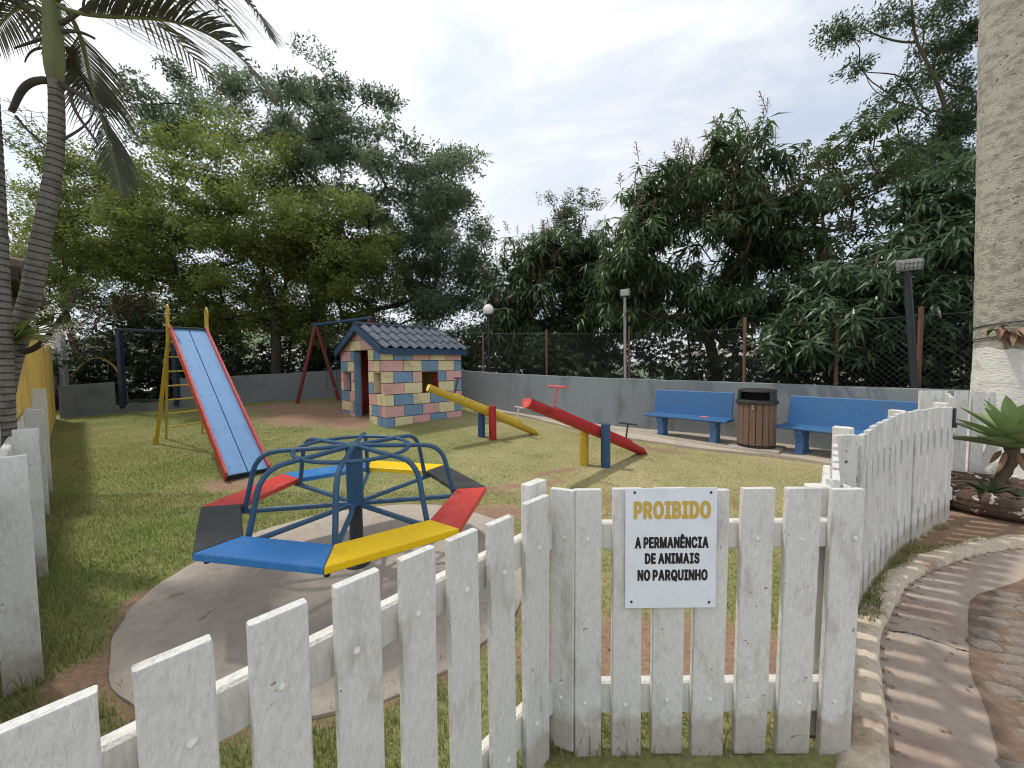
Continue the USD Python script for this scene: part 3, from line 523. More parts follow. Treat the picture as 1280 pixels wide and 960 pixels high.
# ------------------------------------------------------------------ swing behind the playhouse
sg = thing('swing', 'red A-frame swing with two hanging seats behind the playhouse', 'swing', (-4.3, 9.7, 0))
T0, T1 = np.array([-5.08, 10.05, 2.50]), np.array([-3.42, 9.36, 2.58])
for T, F in ((T0, (-5.55, 9.85)), (T0, (-4.62, 10.3)), (T1, (-3.72, 8.95)), (T1, (-3.0, 9.95))): part(sg, 'leg', tube([gp(*F, -.1), T], .045, 8), 'swing_red', 40)
part(sg, 'top_bar', tube([T0-(T1-T0)*.06, T1+(T1-T0)*.04], .04, 8), 'blue_trim', 40)
for k in (.28, .62):
    c = T0+(T1-T0)*k; d = (T1-T0)/np.linalg.norm(T1-T0); s = np.array([c[0], c[1], .84])
    part(sg, 'swing_seat', cbox((.40, .18, .035), s, frame((d[0], d[1], 0)), .01), 'old_timber')
    for o in (-.17, .17): part(sg, 'chain', tube([s+d*o+Z*.01, c+d*o*.9-Z*.03], .009, 5), 'dark_steel')

# ------------------------------------------------------------------ blue frame, yellow arch, grey posts beyond the wall
bf = thing('gate_frame', 'dark blue steel frame standing in the gap of the low grey wall', 'frame', (-8.6, 9.15, 0))
g0, g1 = np.array([-9.05, 8.93]), np.array([-8.18, 9.37])
part(bf, 'post', bar((*g0, .5), (*g0, 2.27), .11, .09, up=(1, 0, 0)), 'navy'); part(bf, 'post', bar((*g1, .5), (*g1, 2.27), .11, .09, up=(1, 0, 0)), 'navy')
part(bf, 'top_rail', bar((*(g0-(g1-g0)*.06), 2.305), (*(g1+(g1-g0)*.06), 2.303), .10, .06), 'navy')
part(bf, 'bottom_rail', bar((*(g0+(g1-g0)*.1), .655), (*(g1-(g1-g0)*.1), .655), .05, .05), 'dark_steel')
P0 = [(86, 486), (92, 470), (104, 455), (120, 447.5), (134, 451), (146, 462), (155, 480), (159, 502)]
solo('pipe_arch', tube(curve([at(u, v, 10.2) for u, v in P0], 30), .03, 8), 'arch_yellow', 'rusty yellow pipe arch beyond the low grey wall', 'arch', smooth=True)
for u, du, h, lb in ((69, 1, 405, 'pale grey concrete post nearest the yellow wall end'), (79, 5, 402, 'leaning grey concrete post just right of the straight one')):
    b = at(u+du*.6, 492, 9.6); tp = at(u-du, h, 9.6); solo('concrete_post', bar(b, tp, .12, .12, .01, up=(1, 0, 0)), 'grey_post', lb, 'post')

# ------------------------------------------------------------------ playhouse
HO, HA = np.array([-2.383, 7.177, .255]), .762; hx, hy = np.array([math.cos(HA), math.sin(HA), 0]), np.array([-math.sin(HA), math.cos(HA), 0])
HL, HG, ROW, EAVE, RIDGE, TH = 1.771, 2.173, .2175, 1.482, 1.965, .15
ph = thing('playhouse', 'painted block playhouse in pink, yellow and blue with a blue tiled roof', 'playhouse', HO)
def hw(x, y, z): return HO+hx*x+hy*y+Z*z
COL = {'p': 'brick_pink', 'y': 'brick_yellow', 'b': 'brick_blue'}
def blocks(rows, O, ex, ez, holes, clip=None, gaps=.0035):
    for z0, z1, cells in rows:
        for x0, x1, c in cells:
            poly = sbox(x0+gaps, z0+gaps, x1-gaps, z1-gaps)
            for h in holes: poly = poly.difference(sbox(*h))
            if clip is not None: poly = poly.intersection(clip)
            for g in getattr(poly, 'geoms', [poly]):
                g = g.buffer(-.003, join_style=2)
                if g.is_empty or g.area < .0006: continue
                o = RNG.uniform(0, .004); m = extr(g, TH+o, O-ez*0, ex, Z, ez)
                part(ph, 'block', m, COL[c])
def rowz(k): return -.04+k*ROW, -.04+(k+1)*ROW
def seq(edges, cols): return [(edges[i], edges[i+1], cols[i]) for i in range(len(cols))]
A_ = [0, .19, .59, .98, 1.37, HL]; B_ = [0, .40, .80, 1.18, 1.58, HL]
side = [(*rowz(0), seq(A_, 'bypbp')), (*rowz(1), seq(B_, 'pbpyb')), (*rowz(2), seq(A_, 'ybybp')), (*rowz(3), seq(B_, 'pypyb')), (*rowz(4), seq(A_, 'ybpbp')), (*rowz(5), seq(B_, 'pybyb')), (*rowz(6), seq(A_, 'ybpyp'))]
# side wall: outer face at y = 0, thickness inward; extruded from inside to outside so that blocks stand proud unevenly
blocks(side, hw(0, TH, 0), hx, -hy, [(.80, .62, 1.172, 1.03)])
q0 = TH+.001
g_rows = []
R_ = [[(q0, .33, 'b'), (.33, .70, 'y'), (1.42, 1.72, 'p'), (1.72, HG, 'b')], [(q0, .20, 'p'), (.20, .58, 'b'), (.58, .70, 'y'), (1.42, 1.52, 'b'), (1.52, HG, 'y')],
      [(q0, .33, 'y'), (.33, .70, 'p'), (1.42, 1.70, 'p'), (1.70, HG, 'b')], [(q0, .2, 'p'), (.2, .70, 'b'), (1.42, 1.8, 'y'), (1.8, HG, 'y')],
      [(q0, .3, 'y'), (.3, .70, 'y'), (1.42, 1.8, 'p'), (1.8, HG, 'p')], [(q0, .18, 'p'), (.18, .44, 'y'), (.44, .70, 'p'), (1.42, 1.78, 'y'), (1.78, HG, 'b')],
      [(q0, .44, 'b'), (.44, .70, 'y'), (1.42, 1.60, 'b'), (1.60, HG, 'p')]]
for k, r_ in enumerate(R_): g_rows.append((*rowz(k), r_))
g_rows += [(*rowz(7), [(.0, .32, 'b'), (.32, 1.06, 'p'), (1.06, 1.62, 'y'), (1.62, HG, 'p')]), (*rowz(8), [(.3, .95, 'y'), (.95, 1.5, 'p'), (1.5, 2.0, 'b')])]
tri_ = Polygon([(-.2, -.1), (HG+.2, -.1), (HG+.2, EAVE-.03), (HG, EAVE-.01), (HG/2, RIDGE-.03), (0, EAVE-.01), (-.2, EAVE-.03)])
blocks(g_rows, hw(TH, 0, 0), hy, -hx, [(.13, .62, .46, 1.03), (1.59, .62, 2.04, 1.03), (.70, -.1, 1.42, EAVE+.005)], tri_)
back = [(*rowz(k), seq([TH+.002, .45, .9, 1.35, 1.8, HG-TH-.002], 'pybpy')) for k in range(7)]
blocks(back, hw(HL-TH, 0, 0), hy, hx, [], tri_); blocks([(*rowz(7), [(.1, 1.1, 'b'), (1.1, 2.1, 'y')]), (*rowz(8), [(.4, 1.1, 'p'), (1.1, 1.9, 'b')])], hw(HL-TH, 0, 0), hy, hx, [], tri_)
blocks([(*rowz(k), seq([TH+.002, .5, .9, 1.3, HL], 'bpyb')) for k in range(7)], hw(0, HG-TH, 0), hx, hy, [])
# inner lining of each wall (same openings), jambs painted
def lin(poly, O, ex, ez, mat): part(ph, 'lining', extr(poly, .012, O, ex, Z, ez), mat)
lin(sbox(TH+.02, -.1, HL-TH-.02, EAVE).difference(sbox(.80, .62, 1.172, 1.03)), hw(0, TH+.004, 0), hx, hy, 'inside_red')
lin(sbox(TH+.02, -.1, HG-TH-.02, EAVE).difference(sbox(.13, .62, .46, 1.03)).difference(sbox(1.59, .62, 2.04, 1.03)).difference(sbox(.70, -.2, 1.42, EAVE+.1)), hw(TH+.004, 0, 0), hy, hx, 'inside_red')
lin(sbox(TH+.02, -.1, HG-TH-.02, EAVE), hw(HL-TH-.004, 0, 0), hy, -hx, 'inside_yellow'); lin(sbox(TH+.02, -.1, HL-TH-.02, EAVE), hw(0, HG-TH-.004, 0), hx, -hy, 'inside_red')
part(ph, 'floor', extr(sbox(TH+.02, TH+.02, HL-TH-.02, HG-TH-.02), .02, hw(0, 0, -.03), hx, hy, Z), 'soil')
def jamb(x0, y0, z0, sx, sy, sz, mat): part(ph, 'jamb', cbox((sx, sy, sz), hw(x0, y0, z0), np.stack([hx, hy, Z], 1), .002), mat)
jamb(TH/2, 1.418, .72, TH-.006, .006, 1.50, 'brick_blue'); jamb(TH/2, .702, .72, TH-.006, .006, 1.50, 'inside_yellow')
jamb(TH/2, 2.037, .825, TH-.006, .006, .40, 'brick_pink'); jamb(TH/2, .457, .825, TH-.006, .006, .40, 'brick_yellow'); jamb(1.169, TH/2, .825, .006, TH-.006, .40, 'log_red'); jamb(.986, TH/2, .623, .36, TH-.006, .006, 'log_red')
# roof: three overlapping courses of wavy tiles on each slope, cut along the waves
OV, OG = .10, .11
slope_len = math.hypot(HG/2+OV, (RIDGE-EAVE)*(HG/2+OV)/(HG/2)); rise = (RIDGE-EAVE)/(HG/2)
def roof_tile(x0, w, k, s):
    nx, ny = 7, 2; y0 = (HG/2+OV)*k/3; y1 = (HG/2+OV)*(k+1)/3+.05*(k < 2); v = []
    for i in range(nx):
        xx = x0+w*i/(nx-1); wv = .026*math.cos(2*math.pi*i/(nx-1))
        for yy in (y0, y1):
            lift = .018*(yy-y0)/(y1-y0)+.012; z = RIDGE+.05-rise*yy+wv+lift; Y = HG/2-s*yy
            for dz in (0, -.012): v.append(hw(xx, Y, z+dz))
    v = np.array(v); f = []
    I = lambda i, j, d: i*4+j*2+d
    for i in range(nx-1):
        for d in (0, 1):
            q = [I(i, 0, d), I(i+1, 0, d), I(i+1, 1, d), I(i, 1, d)]
            if (d == 0) == (s > 0): q = q[::-1]
            f += [[q[0], q[1], q[2]], [q[0], q[2], q[3]]]
        for j in (0, 1):
            q = [I(i, j, 0), I(i+1, j, 0), I(i+1, j, 1), I(i, j, 1)]
            if (j == 1) == (s > 0): q = q[::-1]
            f += [[q[0], q[1], q[2]], [q[0], q[2], q[3]]]
    return v, np.array(f)
NT = 10; tw = (HL+2*OG)/NT
for s in (1, -1):
    for k in range(3):
        for i in range(NT): part(ph, 'roof_tile', roof_tile(-OG+i*tw, tw, k, s), 'roof_blue', 60)
part(ph, 'ridge_cap', tube([hw(-OG, HG/2, RIDGE+.05), hw(HL+OG, HG/2, RIDGE+.05)], .055, 10), 'roof_blue', 60)
for s in (1, -1):
    Y = HG/2-s*(HG/2+OV); part(ph, 'eave_board', bar(hw(-OG, Y+s*.03, EAVE-rise*OV-.0), hw(HL+OG, Y+s*.03, EAVE-rise*OV-.0), .025, .12), 'blue_trim')
    for xx in (-OG+.012, HL+OG-.012): part(ph, 'rake_board', bar(hw(xx, HG/2, RIDGE-.015), hw(xx, Y+s*.012, EAVE-rise*OV-.002), .025, .135), 'blue_trim')
part(ph, 'ceiling', join(*[extr(Polygon([(0, RIDGE-.02), (HG/2+OV-.03, RIDGE-.02-rise*(HG/2+OV-.03)), (HG/2+OV-.03, RIDGE-.035-rise*(HG/2+OV-.03)), (0, RIDGE-.035)]), HL+OG, hw(-OG*.5, HG/2, 0), -hy*s, Z, hx) for s in (1, -1)]), 'blue_trim')

# ------------------------------------------------------------------ benches, bin
def bench(label, p0, p1, seat_z, group=None):
    """p0, p1: front corners of the seat seen from the lawn, left to right"""
    p0, p1 = np.array(p0, float), np.array(p1, float); d = (p1-p0)/np.linalg.norm(p1-p0); n = np.array([-d[1], d[0]]); L = np.linalg.norm(p1-p0); d3, n3 = np.array([*d, 0]), np.array([*n, 0])
    t = thing('bench', label, 'bench', (*((p0+p1)/2+n*.2), 0), group); O = np.array([*p0, 0])
    def prof(poly): return extr(poly, L, O, n3, Z, d3)
    z = seat_z; th = .055
    seat = Polygon([(0, z-.028), (.008, z-.010), (.03, z), (.2, z-.014), (.385, z-.004), (.40, z-.01), (.40, z-th), (.03, z-th), (.008, z-.045)])
    part(t, 'seat', prof(seat), 'bench_blue', 35)
    bk = Polygon([(.375, z-.005), (.43, z-.005), (.515, z+.41), (.50, z+.425), (.475, z+.425), (.462, z+.41)])
    m = extr(bk, L-.06, O+d3*.03, n3, Z, d3); part(t, 'backrest', m, 'bench_blue', 35)
    leg = Polygon([(.06, 0), (.36, 0), (.37, .05), (.33, .10), (.30, .2), (.33, z-.12), (.38, z-.06), (.38, z-th-.001), (.04, z-th-.001), (.05, z-.11), (.09, z-.15), (.115, .2), (.08, .1), (.05, .05)])
    for s in (.16*L, .80*L):
        c = O+d3*s; z0 = float(G(*(c[:2]+n*.2)))+.04
        part(t, 'leg', extr(leg.buffer(-.006).buffer(.006), .10, O+d3*s+Z*0, n3, Z, d3), 'bench_leg_blue', 35)
    return t, O, d3, n3, L
b1 = bench('blue painted concrete bench left of the brown litter bin', (2.47, 7.2), (3.47, 6.2), .475)
b2 = bench('blue painted concrete bench right of the litter bin, half behind the pickets', (4.02, 5.86), (4.86, 4.62), .455)
t, O, d3, n3, L = b1
lf = trimesh.creation.icosphere(2, 1.0); v = np.array(lf.vertices)*np.array([.075, .05, .012])
solo('pink_patch', (v @ np.stack([d3, n3, Z], 1).T+O+d3*L*.70+n3*.26+Z*.468, np.array(lf.faces)), 'pink_leaf', 'small flat pink thing lying on the left blue bench', 'scrap', smooth=True)
BC = np.array([3.86, 6.05]); bd = np.array([.72, -.70]); bn = np.array([.70, .72])
solo('bin_slab', cbox((.70, .55, .07), (BC[0]-.0, BC[1]-.0, .055), frame((*bd, 0)), .01), 'concrete', 'square concrete slab under the litter bin', 'slab')
lb = thing('litter_bin', 'round litter bin of brown slats with a black hooded top', 'bin', (*BC, .09))
part(lb, 'drum', lathe([(.001, .10), (.235, .10), (.235, .80), (.001, .80)], 28, (*BC, 0)), 'bin_dark', 40)
for k in range(18):
    a = 2*math.pi*k/18+.1; c = np.array([BC[0]+.25*math.cos(a), BC[1]+.25*math.sin(a), .455]); part(lb, 'slat', cbox((.024, .080, .65), c, frame((math.cos(a), math.sin(a), 0)), .006), 'bin_slat')
part(lb, 'base_ring', lathe([(.20, .092), (.262, .092), (.262, .12), (.2, .12)], 28, (*BC, 0)), 'black_plastic', 40)
part(lb, 'rim', lathe([(.225, .765), (.285, .77), (.292, .785), (.29, .81), (.27, .825), (.22, .83)], 32, (*BC, 0)), 'black_plastic', 40)
# hood: rounded shell with a wide opening to the front (towards the lawn) and back
hood = []
for k in range(33):
    a = 2*math.pi*k/32; hood.append(a)
def hoodring(r, z, cut=None): return [(BC[0]+r*math.cos(a), BC[1]+r*math.sin(a), z) for a in hood[:-1]]
fa = math.atan2(-bn[1], -bn[0])
for s0, nm in ((0, 'hood_side'), (math.pi, 'hood_side')):
    aa = np.linspace(fa+math.radians(52)+s0, fa+math.radians(128)+s0, 9); pts = []
    for r, z in ((.268, .82), (.262, .92), (.245, .97), (.225, .97), (.24, .92), (.245, .82)): pts += [(BC[0]+r*math.cos(a), BC[1]+r*math.sin(a), z) for a in aa]
    v = np.array(pts); n = 9; i, j = np.meshgrid(np.arange(5), np.arange(n-1), indexing='ij'); q = np.stack([i*n+j, i*n+j+1, (i+1)*n+j+1, (i+1)*n+j], -1).reshape(-1, 4)
    part(lb, nm, (v, np.vstack([q[:, [0, 1, 2]], q[:, [0, 2, 3]], [[0, n, 5*n], [n, 2*n, 3*n], [n, 3*n, 4*n], [n, 4*n, 5*n], [n-1, 6*n-1, 2*n-1], [2*n-1, 4*n-1, 3*n-1], [2*n-1, 5*n-1, 4*n-1], [2*n-1, 6*n-1, 5*n-1]]])), 'black_plastic', 40)
part(lb, 'hood_top', lathe([(.262, .955), (.264, .965), (.255, .985), (.22, .995), (.001, .998)], 32, (*BC, 0)), 'black_plastic', 40)
part(lb, 'hood_core', cbox((.40, .03, .16), (*BC, .88), frame((*bd, 0)), .004), 'bin_dark')
c = np.array([*BC, .74])+np.array([*(-bn), 0])*.262
part(lb, 'lock', join(dome_bolt(c+Z*-.0, np.array([*(-bn), .0]), .014, .006), dome_bolt(c-Z*.035, np.array([*(-bn), .0]), .014, .006)), 'steel')

# ------------------------------------------------------------------ white picket fences
def plank(c, n, w, z0, z1, th, lean=0.0, rings=9, seed=0):
    """a hand-cut board: centre c (x, y) of its face, n = horizontal normal of the face; slightly uneven edges, rounded paint"""
    n = np.array([*n, 0.0])/np.linalg.norm(n); w3 = np.array([-n[1], n[0], 0]); b = .003
    sec = np.array([(-w/2+b, 0), (w/2-b, 0), (w/2, -b), (w/2, -th+b), (w/2-b, -th), (-w/2+b, -th), (-w/2, -th+b), (-w/2, -b)])
    zs = np.r_[z0, z0+.004, np.linspace(z0+.03, z1-.03, rings-4), z1-.003, z1]; k = len(zs); v = []
    jig = (meshkit.noise(np.stack([zs*9, np.full(k, seed*3.7), np.zeros(k)], -1))-.5)
    jw = (meshkit.noise(np.stack([zs*14, np.full(k, seed*5.1), np.ones(k)], -1))-.5)
    for i, z in enumerate(zs):
        s = .985 if i in (0, k-1) else 1.0; x = sec[:, 0]*(s if i in (0, k-1) else 1+jw[i]*.035)+jig[i]*.004+lean*(z-z0); y = sec[:, 1]*(.9 if i in (0, k-1) else 1)-(.05*th if i in (0, k-1) else 0)
        v.append(np.array([*c, 0])+x[:, None]*w3+y[:, None]*n+Z*z)
    v = np.vstack(v); m = 8; i, j = np.meshgrid(np.arange(k-1), np.arange(m), indexing='ij'); j2 = (j+1) % m
    q = np.stack([i*m+j, i*m+j2, (i+1)*m+j2, (i+1)*m+j], -1).reshape(-1, 4); cap = np.array([[0, t+1, t] for t in range(1, m-1)])
    f = np.vstack([q[:, [0, 2, 1]], q[:, [0, 3, 2]], cap[:, [0, 2, 1]][:, ::-1], cap+(k-1)*m])
    vol = np.einsum('ij,ij->i', np.cross(v[f[:, 0]], v[f[:, 1]]), v[f[:, 2]]).sum()
    return v, (f if vol > 0 else f[:, ::-1])
def picket(t, c, n, w, z0, z1, th=.022, bolts=(), mat='white_wood', lean=None, name='picket'):
    sd = RNG.integers(1000); lean = RNG.normal(0, .006) if lean is None else lean
    p = part(t, name, plank(c, n, w, z0, z1, th, lean, seed=sd), mat, 35); n3 = np.array([*n, 0])/np.linalg.norm(n); w3 = np.array([-n3[1], n3[0], 0])
    for z in bolts:
        part(p, 'bolt', dome_bolt(np.array([*c, z+RNG.normal(0, .006)])+w3*(RNG.normal(0, .012)+lean*z)-n3*.0005, n3, .0085, .0055), 'bolt_paint', True)
    return p
RAIL = (.744, .842, .135, .255)
# diagonal section, from the gate towards the viewer's left
DR = np.array([(.128, 1.354), (.014, 1.2), (-.091, 1.084), (-.2, .97), (-.307, .867), (-.411, .754), (-.517, .648), (-.617, .539), (-.722, .432), (-.827, .325)])*.947
DL = np.array([(.039, 1.262), (-.072, 1.14), (-.176, 1.024), (-.282, .914), (-.383, .798), (-.493, .694), (-.589, .579), (-.69, .472), (-.795, .365), (-.90, .258)])*.947
da = thing('picket_fence', 'diagonal white picket fence section in front of the merry-go-round', 'fence', (-.3, .85, 0), 'white picket fence sections')
dd = DR[0]-DR[-1]; dd /= np.linalg.norm(dd); dn = np.array([dd[1], -dd[0]])
for k in range(len(DR)):
    c = (DR[k]+DL[k])/2; picket(da, c, dn, np.linalg.norm(DR[k]-DL[k]), .02+RNG.normal(0, .008), .955+RNG.normal(0, .004), .024, (.80, .20) if k < 9 else ())
r0, r1 = DR[0]+dd*.06-dn*.0245, DL[-1]-dd*.02-dn*.0245
for a_, b_ in ((RAIL[0], RAIL[1]), (RAIL[2], RAIL[3])):
    part(da, 'rail', cbox((np.linalg.norm(r1-r0), .034, b_-a_), (*((r0+r1)/2-dn*.017), (a_+b_)/2), frame((*(r0-r1), 0)), .006), 'white_wood_inner')
picket(da, (DR[0]+dd*.02-dn*.062), dn, .10, .0, .985, .04, (), 'white_wood_inner', 0, 'post')
# the section with the sign
gt = thing('picket_fence', 'straight white picket fence section carrying the metal sign', 'fence', (.7, 1.32, 0), 'white picket fence sections')
GY = 1.31; gn = np.array([0, -1.0])
GX = [(.212, .306), (.342, .446), (.484, .594), (.627, .741), (.782, .895), (.932, 1.05), (1.087, 1.197)]
for k, (a_, b_) in enumerate(GX):
    picket(gt, ((a_+b_)/2, GY), gn, b_-a_, -.03 if k in (0, 6) else .0+RNG.normal(0, .006), .968-.004*(k > 2)+RNG.normal(0, .002), .024, (.79, .20) if k not in (1, 2, 3) else (.20,), 'white_wood', [0, .004, .006, .008, .012, .016, .018][k]*1.3)
picket(gt, (.165, GY+.012), np.array([-.42, -1]), .085, .02, .965, .024, (.80, .21))
for a_, b_ in ((RAIL[0], RAIL[1]), (RAIL[2], RAIL[3])):
    part(gt, 'rail', cbox((.98, .034, b_-a_), (.675, GY+.0247+.017, (a_+b_)/2), None, .006), 'white_wood_inner')
part(gt, 'post', cbox((.075, .05, .95), (1.125, GY+.09, .475), None, .006), 'white_wood_inner')
# sign
sg_ = thing('sign', 'white metal sign PROIBIDO A PERMANÊNCIA DE ANIMAIS NO PARQUINHO on pickets', 'sign', (.545, GY-.004, .55))
SX0, SX1, SZ0, SZ1, SY = .386, .702, .551, .975, GY-.0075
part(sg_, 'plate', cbox((SX1-SX0, .003, SZ1-SZ0), ((SX0+SX1)/2, SY, (SZ0+SZ1)/2), None, .001), 'sign_plate')
def word(text, x0, x1, z, h, mat):
    """condensed heavy capitals, laid out one by one"""
    out, x = [], 0.0
    for ch in text:
        if ch == ' ': x += .30; continue
        m = meshkit.text_mesh(ch, 1.0, .0012, True); v = np.array(m.vertices); f = np.array(m.faces); f = f[np.ptp(v[f][:, :, 2], axis=1) < 1e-6]; f = f[v[f][:, 0, 2] < 6e-4]
        g = shapely.union_all([Polygon(q) for q in v[f][:, :, :2]]); g = shapely.affinity.scale(g, .52, 1, origin=(0, 0)).buffer(.042); g = shapely.affinity.scale(g, 1.75, 1, origin=(0, 0))
        b = g.bounds; out.append(shapely.affinity.translate(g, x-b[0], 0)); x += b[2]-b[0]+.065
    g = shapely.union_all(out); b = g.bounds; g = shapely.affinity.scale(shapely.affinity.translate(g, -b[0], 0), (x1-x0)/(b[2]-b[0]), h, origin=(0, 0))
    g = g.buffer(0).simplify(h*.003)
    g = shapely.MultiPolygon([Polygon(q.exterior, [r for r in q.interiors if Polygon(r).area > h*h*.002]) for q in getattr(g, 'geoms', [g]) if q.area > h*h*.004])
    return extr(g, .0008, (x0, SY-.0016, z), np.array([1., 0, 0]), Z, np.array([0, -1., 0]))
W_ = SX1-SX0; H_ = SZ1-SZ0
for text, u0, u1, v0, hh, mat in (('PROIBIDO', .09, .93, .245, .128, 'sign_gold'), ('A PERMANÊNCIA', .105, .91, .492, .083, 'sign_black'), ('DE ANIMAIS', .215, .815, .622, .079, 'sign_black'), ('NO PARQUINHO', .135, .905, .763, .081, 'sign_black')):
    part(sg_, 'lettering', word(text, SX0+u0*W_, SX0+u1*W_, SZ1-v0*H_, hh*H_, mat), mat)
for u, v in ((.10, .035), (.07, .945), (.925, .955), (.93, .04)): part(sg_, 'screw', dome_bolt((SX0+u*W_, SY-.0015, SZ1-v*H_), (0, -1, 0), .005, .002), 'dark_steel')
# section running back from the sign section (seen end on)
fb = thing('picket_fence', 'short white picket fence section running back, seen almost end on', 'fence', (1.45, 1.72, 0), 'white picket fence sections')
bd_ = np.array([.641, .768]); bn_ = np.array([.768, -.641]); B0 = np.array([1.128, 1.352])
picket(fb, (1.198, 1.385), np.array([.99, -.12]), .105, .02, .962, .02, (), 'white_wood', 0)
for k in range(6):
    c = B0+bd_*(.07+k*.155)+bn_*.03; picket(fb, c, bn_, .10, .0+.01*k, .962+RNG.normal(0, .006), .024, (.80, .2))
for a_, b_ in ((RAIL[0], RAIL[1]), (RAIL[2], RAIL[3])):
    part(fb, 'rail', bar((*(B0+bd_*.0-bn_*.012), (a_+b_)/2), (*(B0+bd_*.93-bn_*.012), (a_+b_)/2), .034, b_-a_, .006), 'white_wood_inner')
pe = picket(fb, (1.835, 2.09), np.array([.10, -1]), .125, 0, 1.0, .03, (), 'white_wood', 0, 'end_post')
for z, r in ((.915, .004), (.855, .009)): part(pe, 'bolt', dome_bolt((1.83, 2.088, z), (.1, -1, 0), r, .004), 'rust', True)
# curved section beside the footpath
fc = thing('picket_fence', 'tall curved white picket fence section beside the kerb and footpath', 'fence', (3, 2.85, 0), 'white picket fence sections')
CC = curve([(1.90, 2.12), (2.4, 2.50), (2.85, 2.81), (3.35, 3.10), (3.95, 3.43)], 200); cd = np.r_[0, np.cumsum(np.linalg.norm(np.diff(CC, axis=0), axis=1))]
def cpt(s): return np.array([np.interp(s, cd, CC[:, 0]), np.interp(s, cd, CC[:, 1])])
ncp = int(cd[-1]/.156)
for k in range(ncp):
    s = .06+k*.156; t_ = cpt(s+.04)-cpt(s-.04); t_ /= np.linalg.norm(t_); n_ = np.array([t_[1], -t_[0]])
    picket(fc, cpt(s)+n_*.034, n_, .105, .0, 1.0+.03*math.sin(k/ncp*math.pi)+RNG.normal(0, .004), .026, (.8, .2) if k % 2 else (.8,))
lp_ = '/World/picket_fence_003/picket'
for a_, b_ in ((.76, .86), (.15, .27)):
    for s in range(6):
        p0, p1 = cpt(cd[-1]*s/6+(.02 if s else 0)), cpt(cd[-1]*(s+1)/6); part(fc, 'rail', bar((*p0, (a_+b_)/2), (*p1, (a_+b_)/2), .036, b_-a_, .006), 'white_wood_inner')
for s in (.02, .55, .97):
    p = cpt(cd[-1]*s); t_ = cpt(cd[-1]*s+.03)-cpt(cd[-1]*s-.05); t_ /= np.linalg.norm(t_); part(fc, 'post', bar((*(p+np.array([-t_[1], t_[0]])*.06), -.1), (*(p+np.array([-t_[1], t_[0]])*.06), 1.03), .09, .05, .006, up=(*t_, 0)), 'white_wood_inner')
e = cpt(cd[-1]-.06); t_ = cpt(cd[-1])-cpt(cd[-1]-.1); t_ /= np.linalg.norm(t_); n_ = np.array([t_[1], -t_[0]])
part(fc, 'latch', join(cbox((.05, .010, .15), (*(e+n_*.042-t_*.10), .92), frame((*t_, 0)), .002), cbox((.035, .024, .04), (*(e+n_*.046-t_*.10), .845), frame((*t_, 0)), .004)), 'dark_steel')
# return section towards the wall
fd_ = thing('picket_fence', 'white picket fence section going back from the latch towards the palm', 'fence', (4.5, 4.0, 0), 'white picket fence sections')
D0 = np.array([4.06, 3.52]); ddv = np.array([.76, .72]); ddv /= np.linalg.norm(ddv); dnv = np.array([ddv[1], -ddv[0]])
for k in range(8): picket(fd_, D0+ddv*(.07+k*.15), dnv, .105, 0, 1.06+RNG.normal(0, .006), .024)
for a_, b_ in ((.78, .88), (.16, .28)): part(fd_, 'rail', bar((*(D0-dnv*.045), (a_+b_)/2), (*(D0+ddv*1.2-dnv*.045), (a_+b_)/2), .036, b_-a_, .006), 'white_wood_inner')
picket(fd_, (4.28, 3.90), np.array([-.2, -1]), .20, 0, 1.10, .04, (), 'white_wood', 0, 'post')
for k in range(4): picket(fd_, np.array([5.05, 4.30])+np.array([.15, -.03])*k, np.array([-.2, -1]), .12, 0, 1.06, .024)
# left section along the yellow wall
le = thing('picket_fence', 'white picket fence section with wide inner posts along the left edge', 'fence', (-3.2, 2.5, 0), 'white picket fence sections')
ld = np.array([-.764, .645]); ln = np.array([.645, .764])
for x, y, top in ((-2.118, 1.665, 1.03), (-3.162, 2.552, 1.013), (-4.314, 3.523, 1.04), (-5.25, 4.33, 1.19)):
    picket(le, np.array([x, y])-ln*.056, -ld*1.0, .112, float(G(x, y))-.01, top, .03, (), 'white_wood', 0, 'post')
l0 = np.array([-1.35, 1.02])-ln*.13; l1 = np.array([-5.6, 4.61])-ln*.13
for a_, b_ in ((.80, .90), (.17, .27)): part(le, 'rail', bar((*l0, (a_+b_)/2), (*l1, (a_+b_)/2+.06), .04, b_-a_, .006), 'white_wood_inner')
for k in range(34):
    c = l0+ld*(.05+k*.158)-ln*.045; picket(le, c, ln, .105, float(G(*c)), 1.03+.08*k/34+RNG.normal(0, .006), .022)

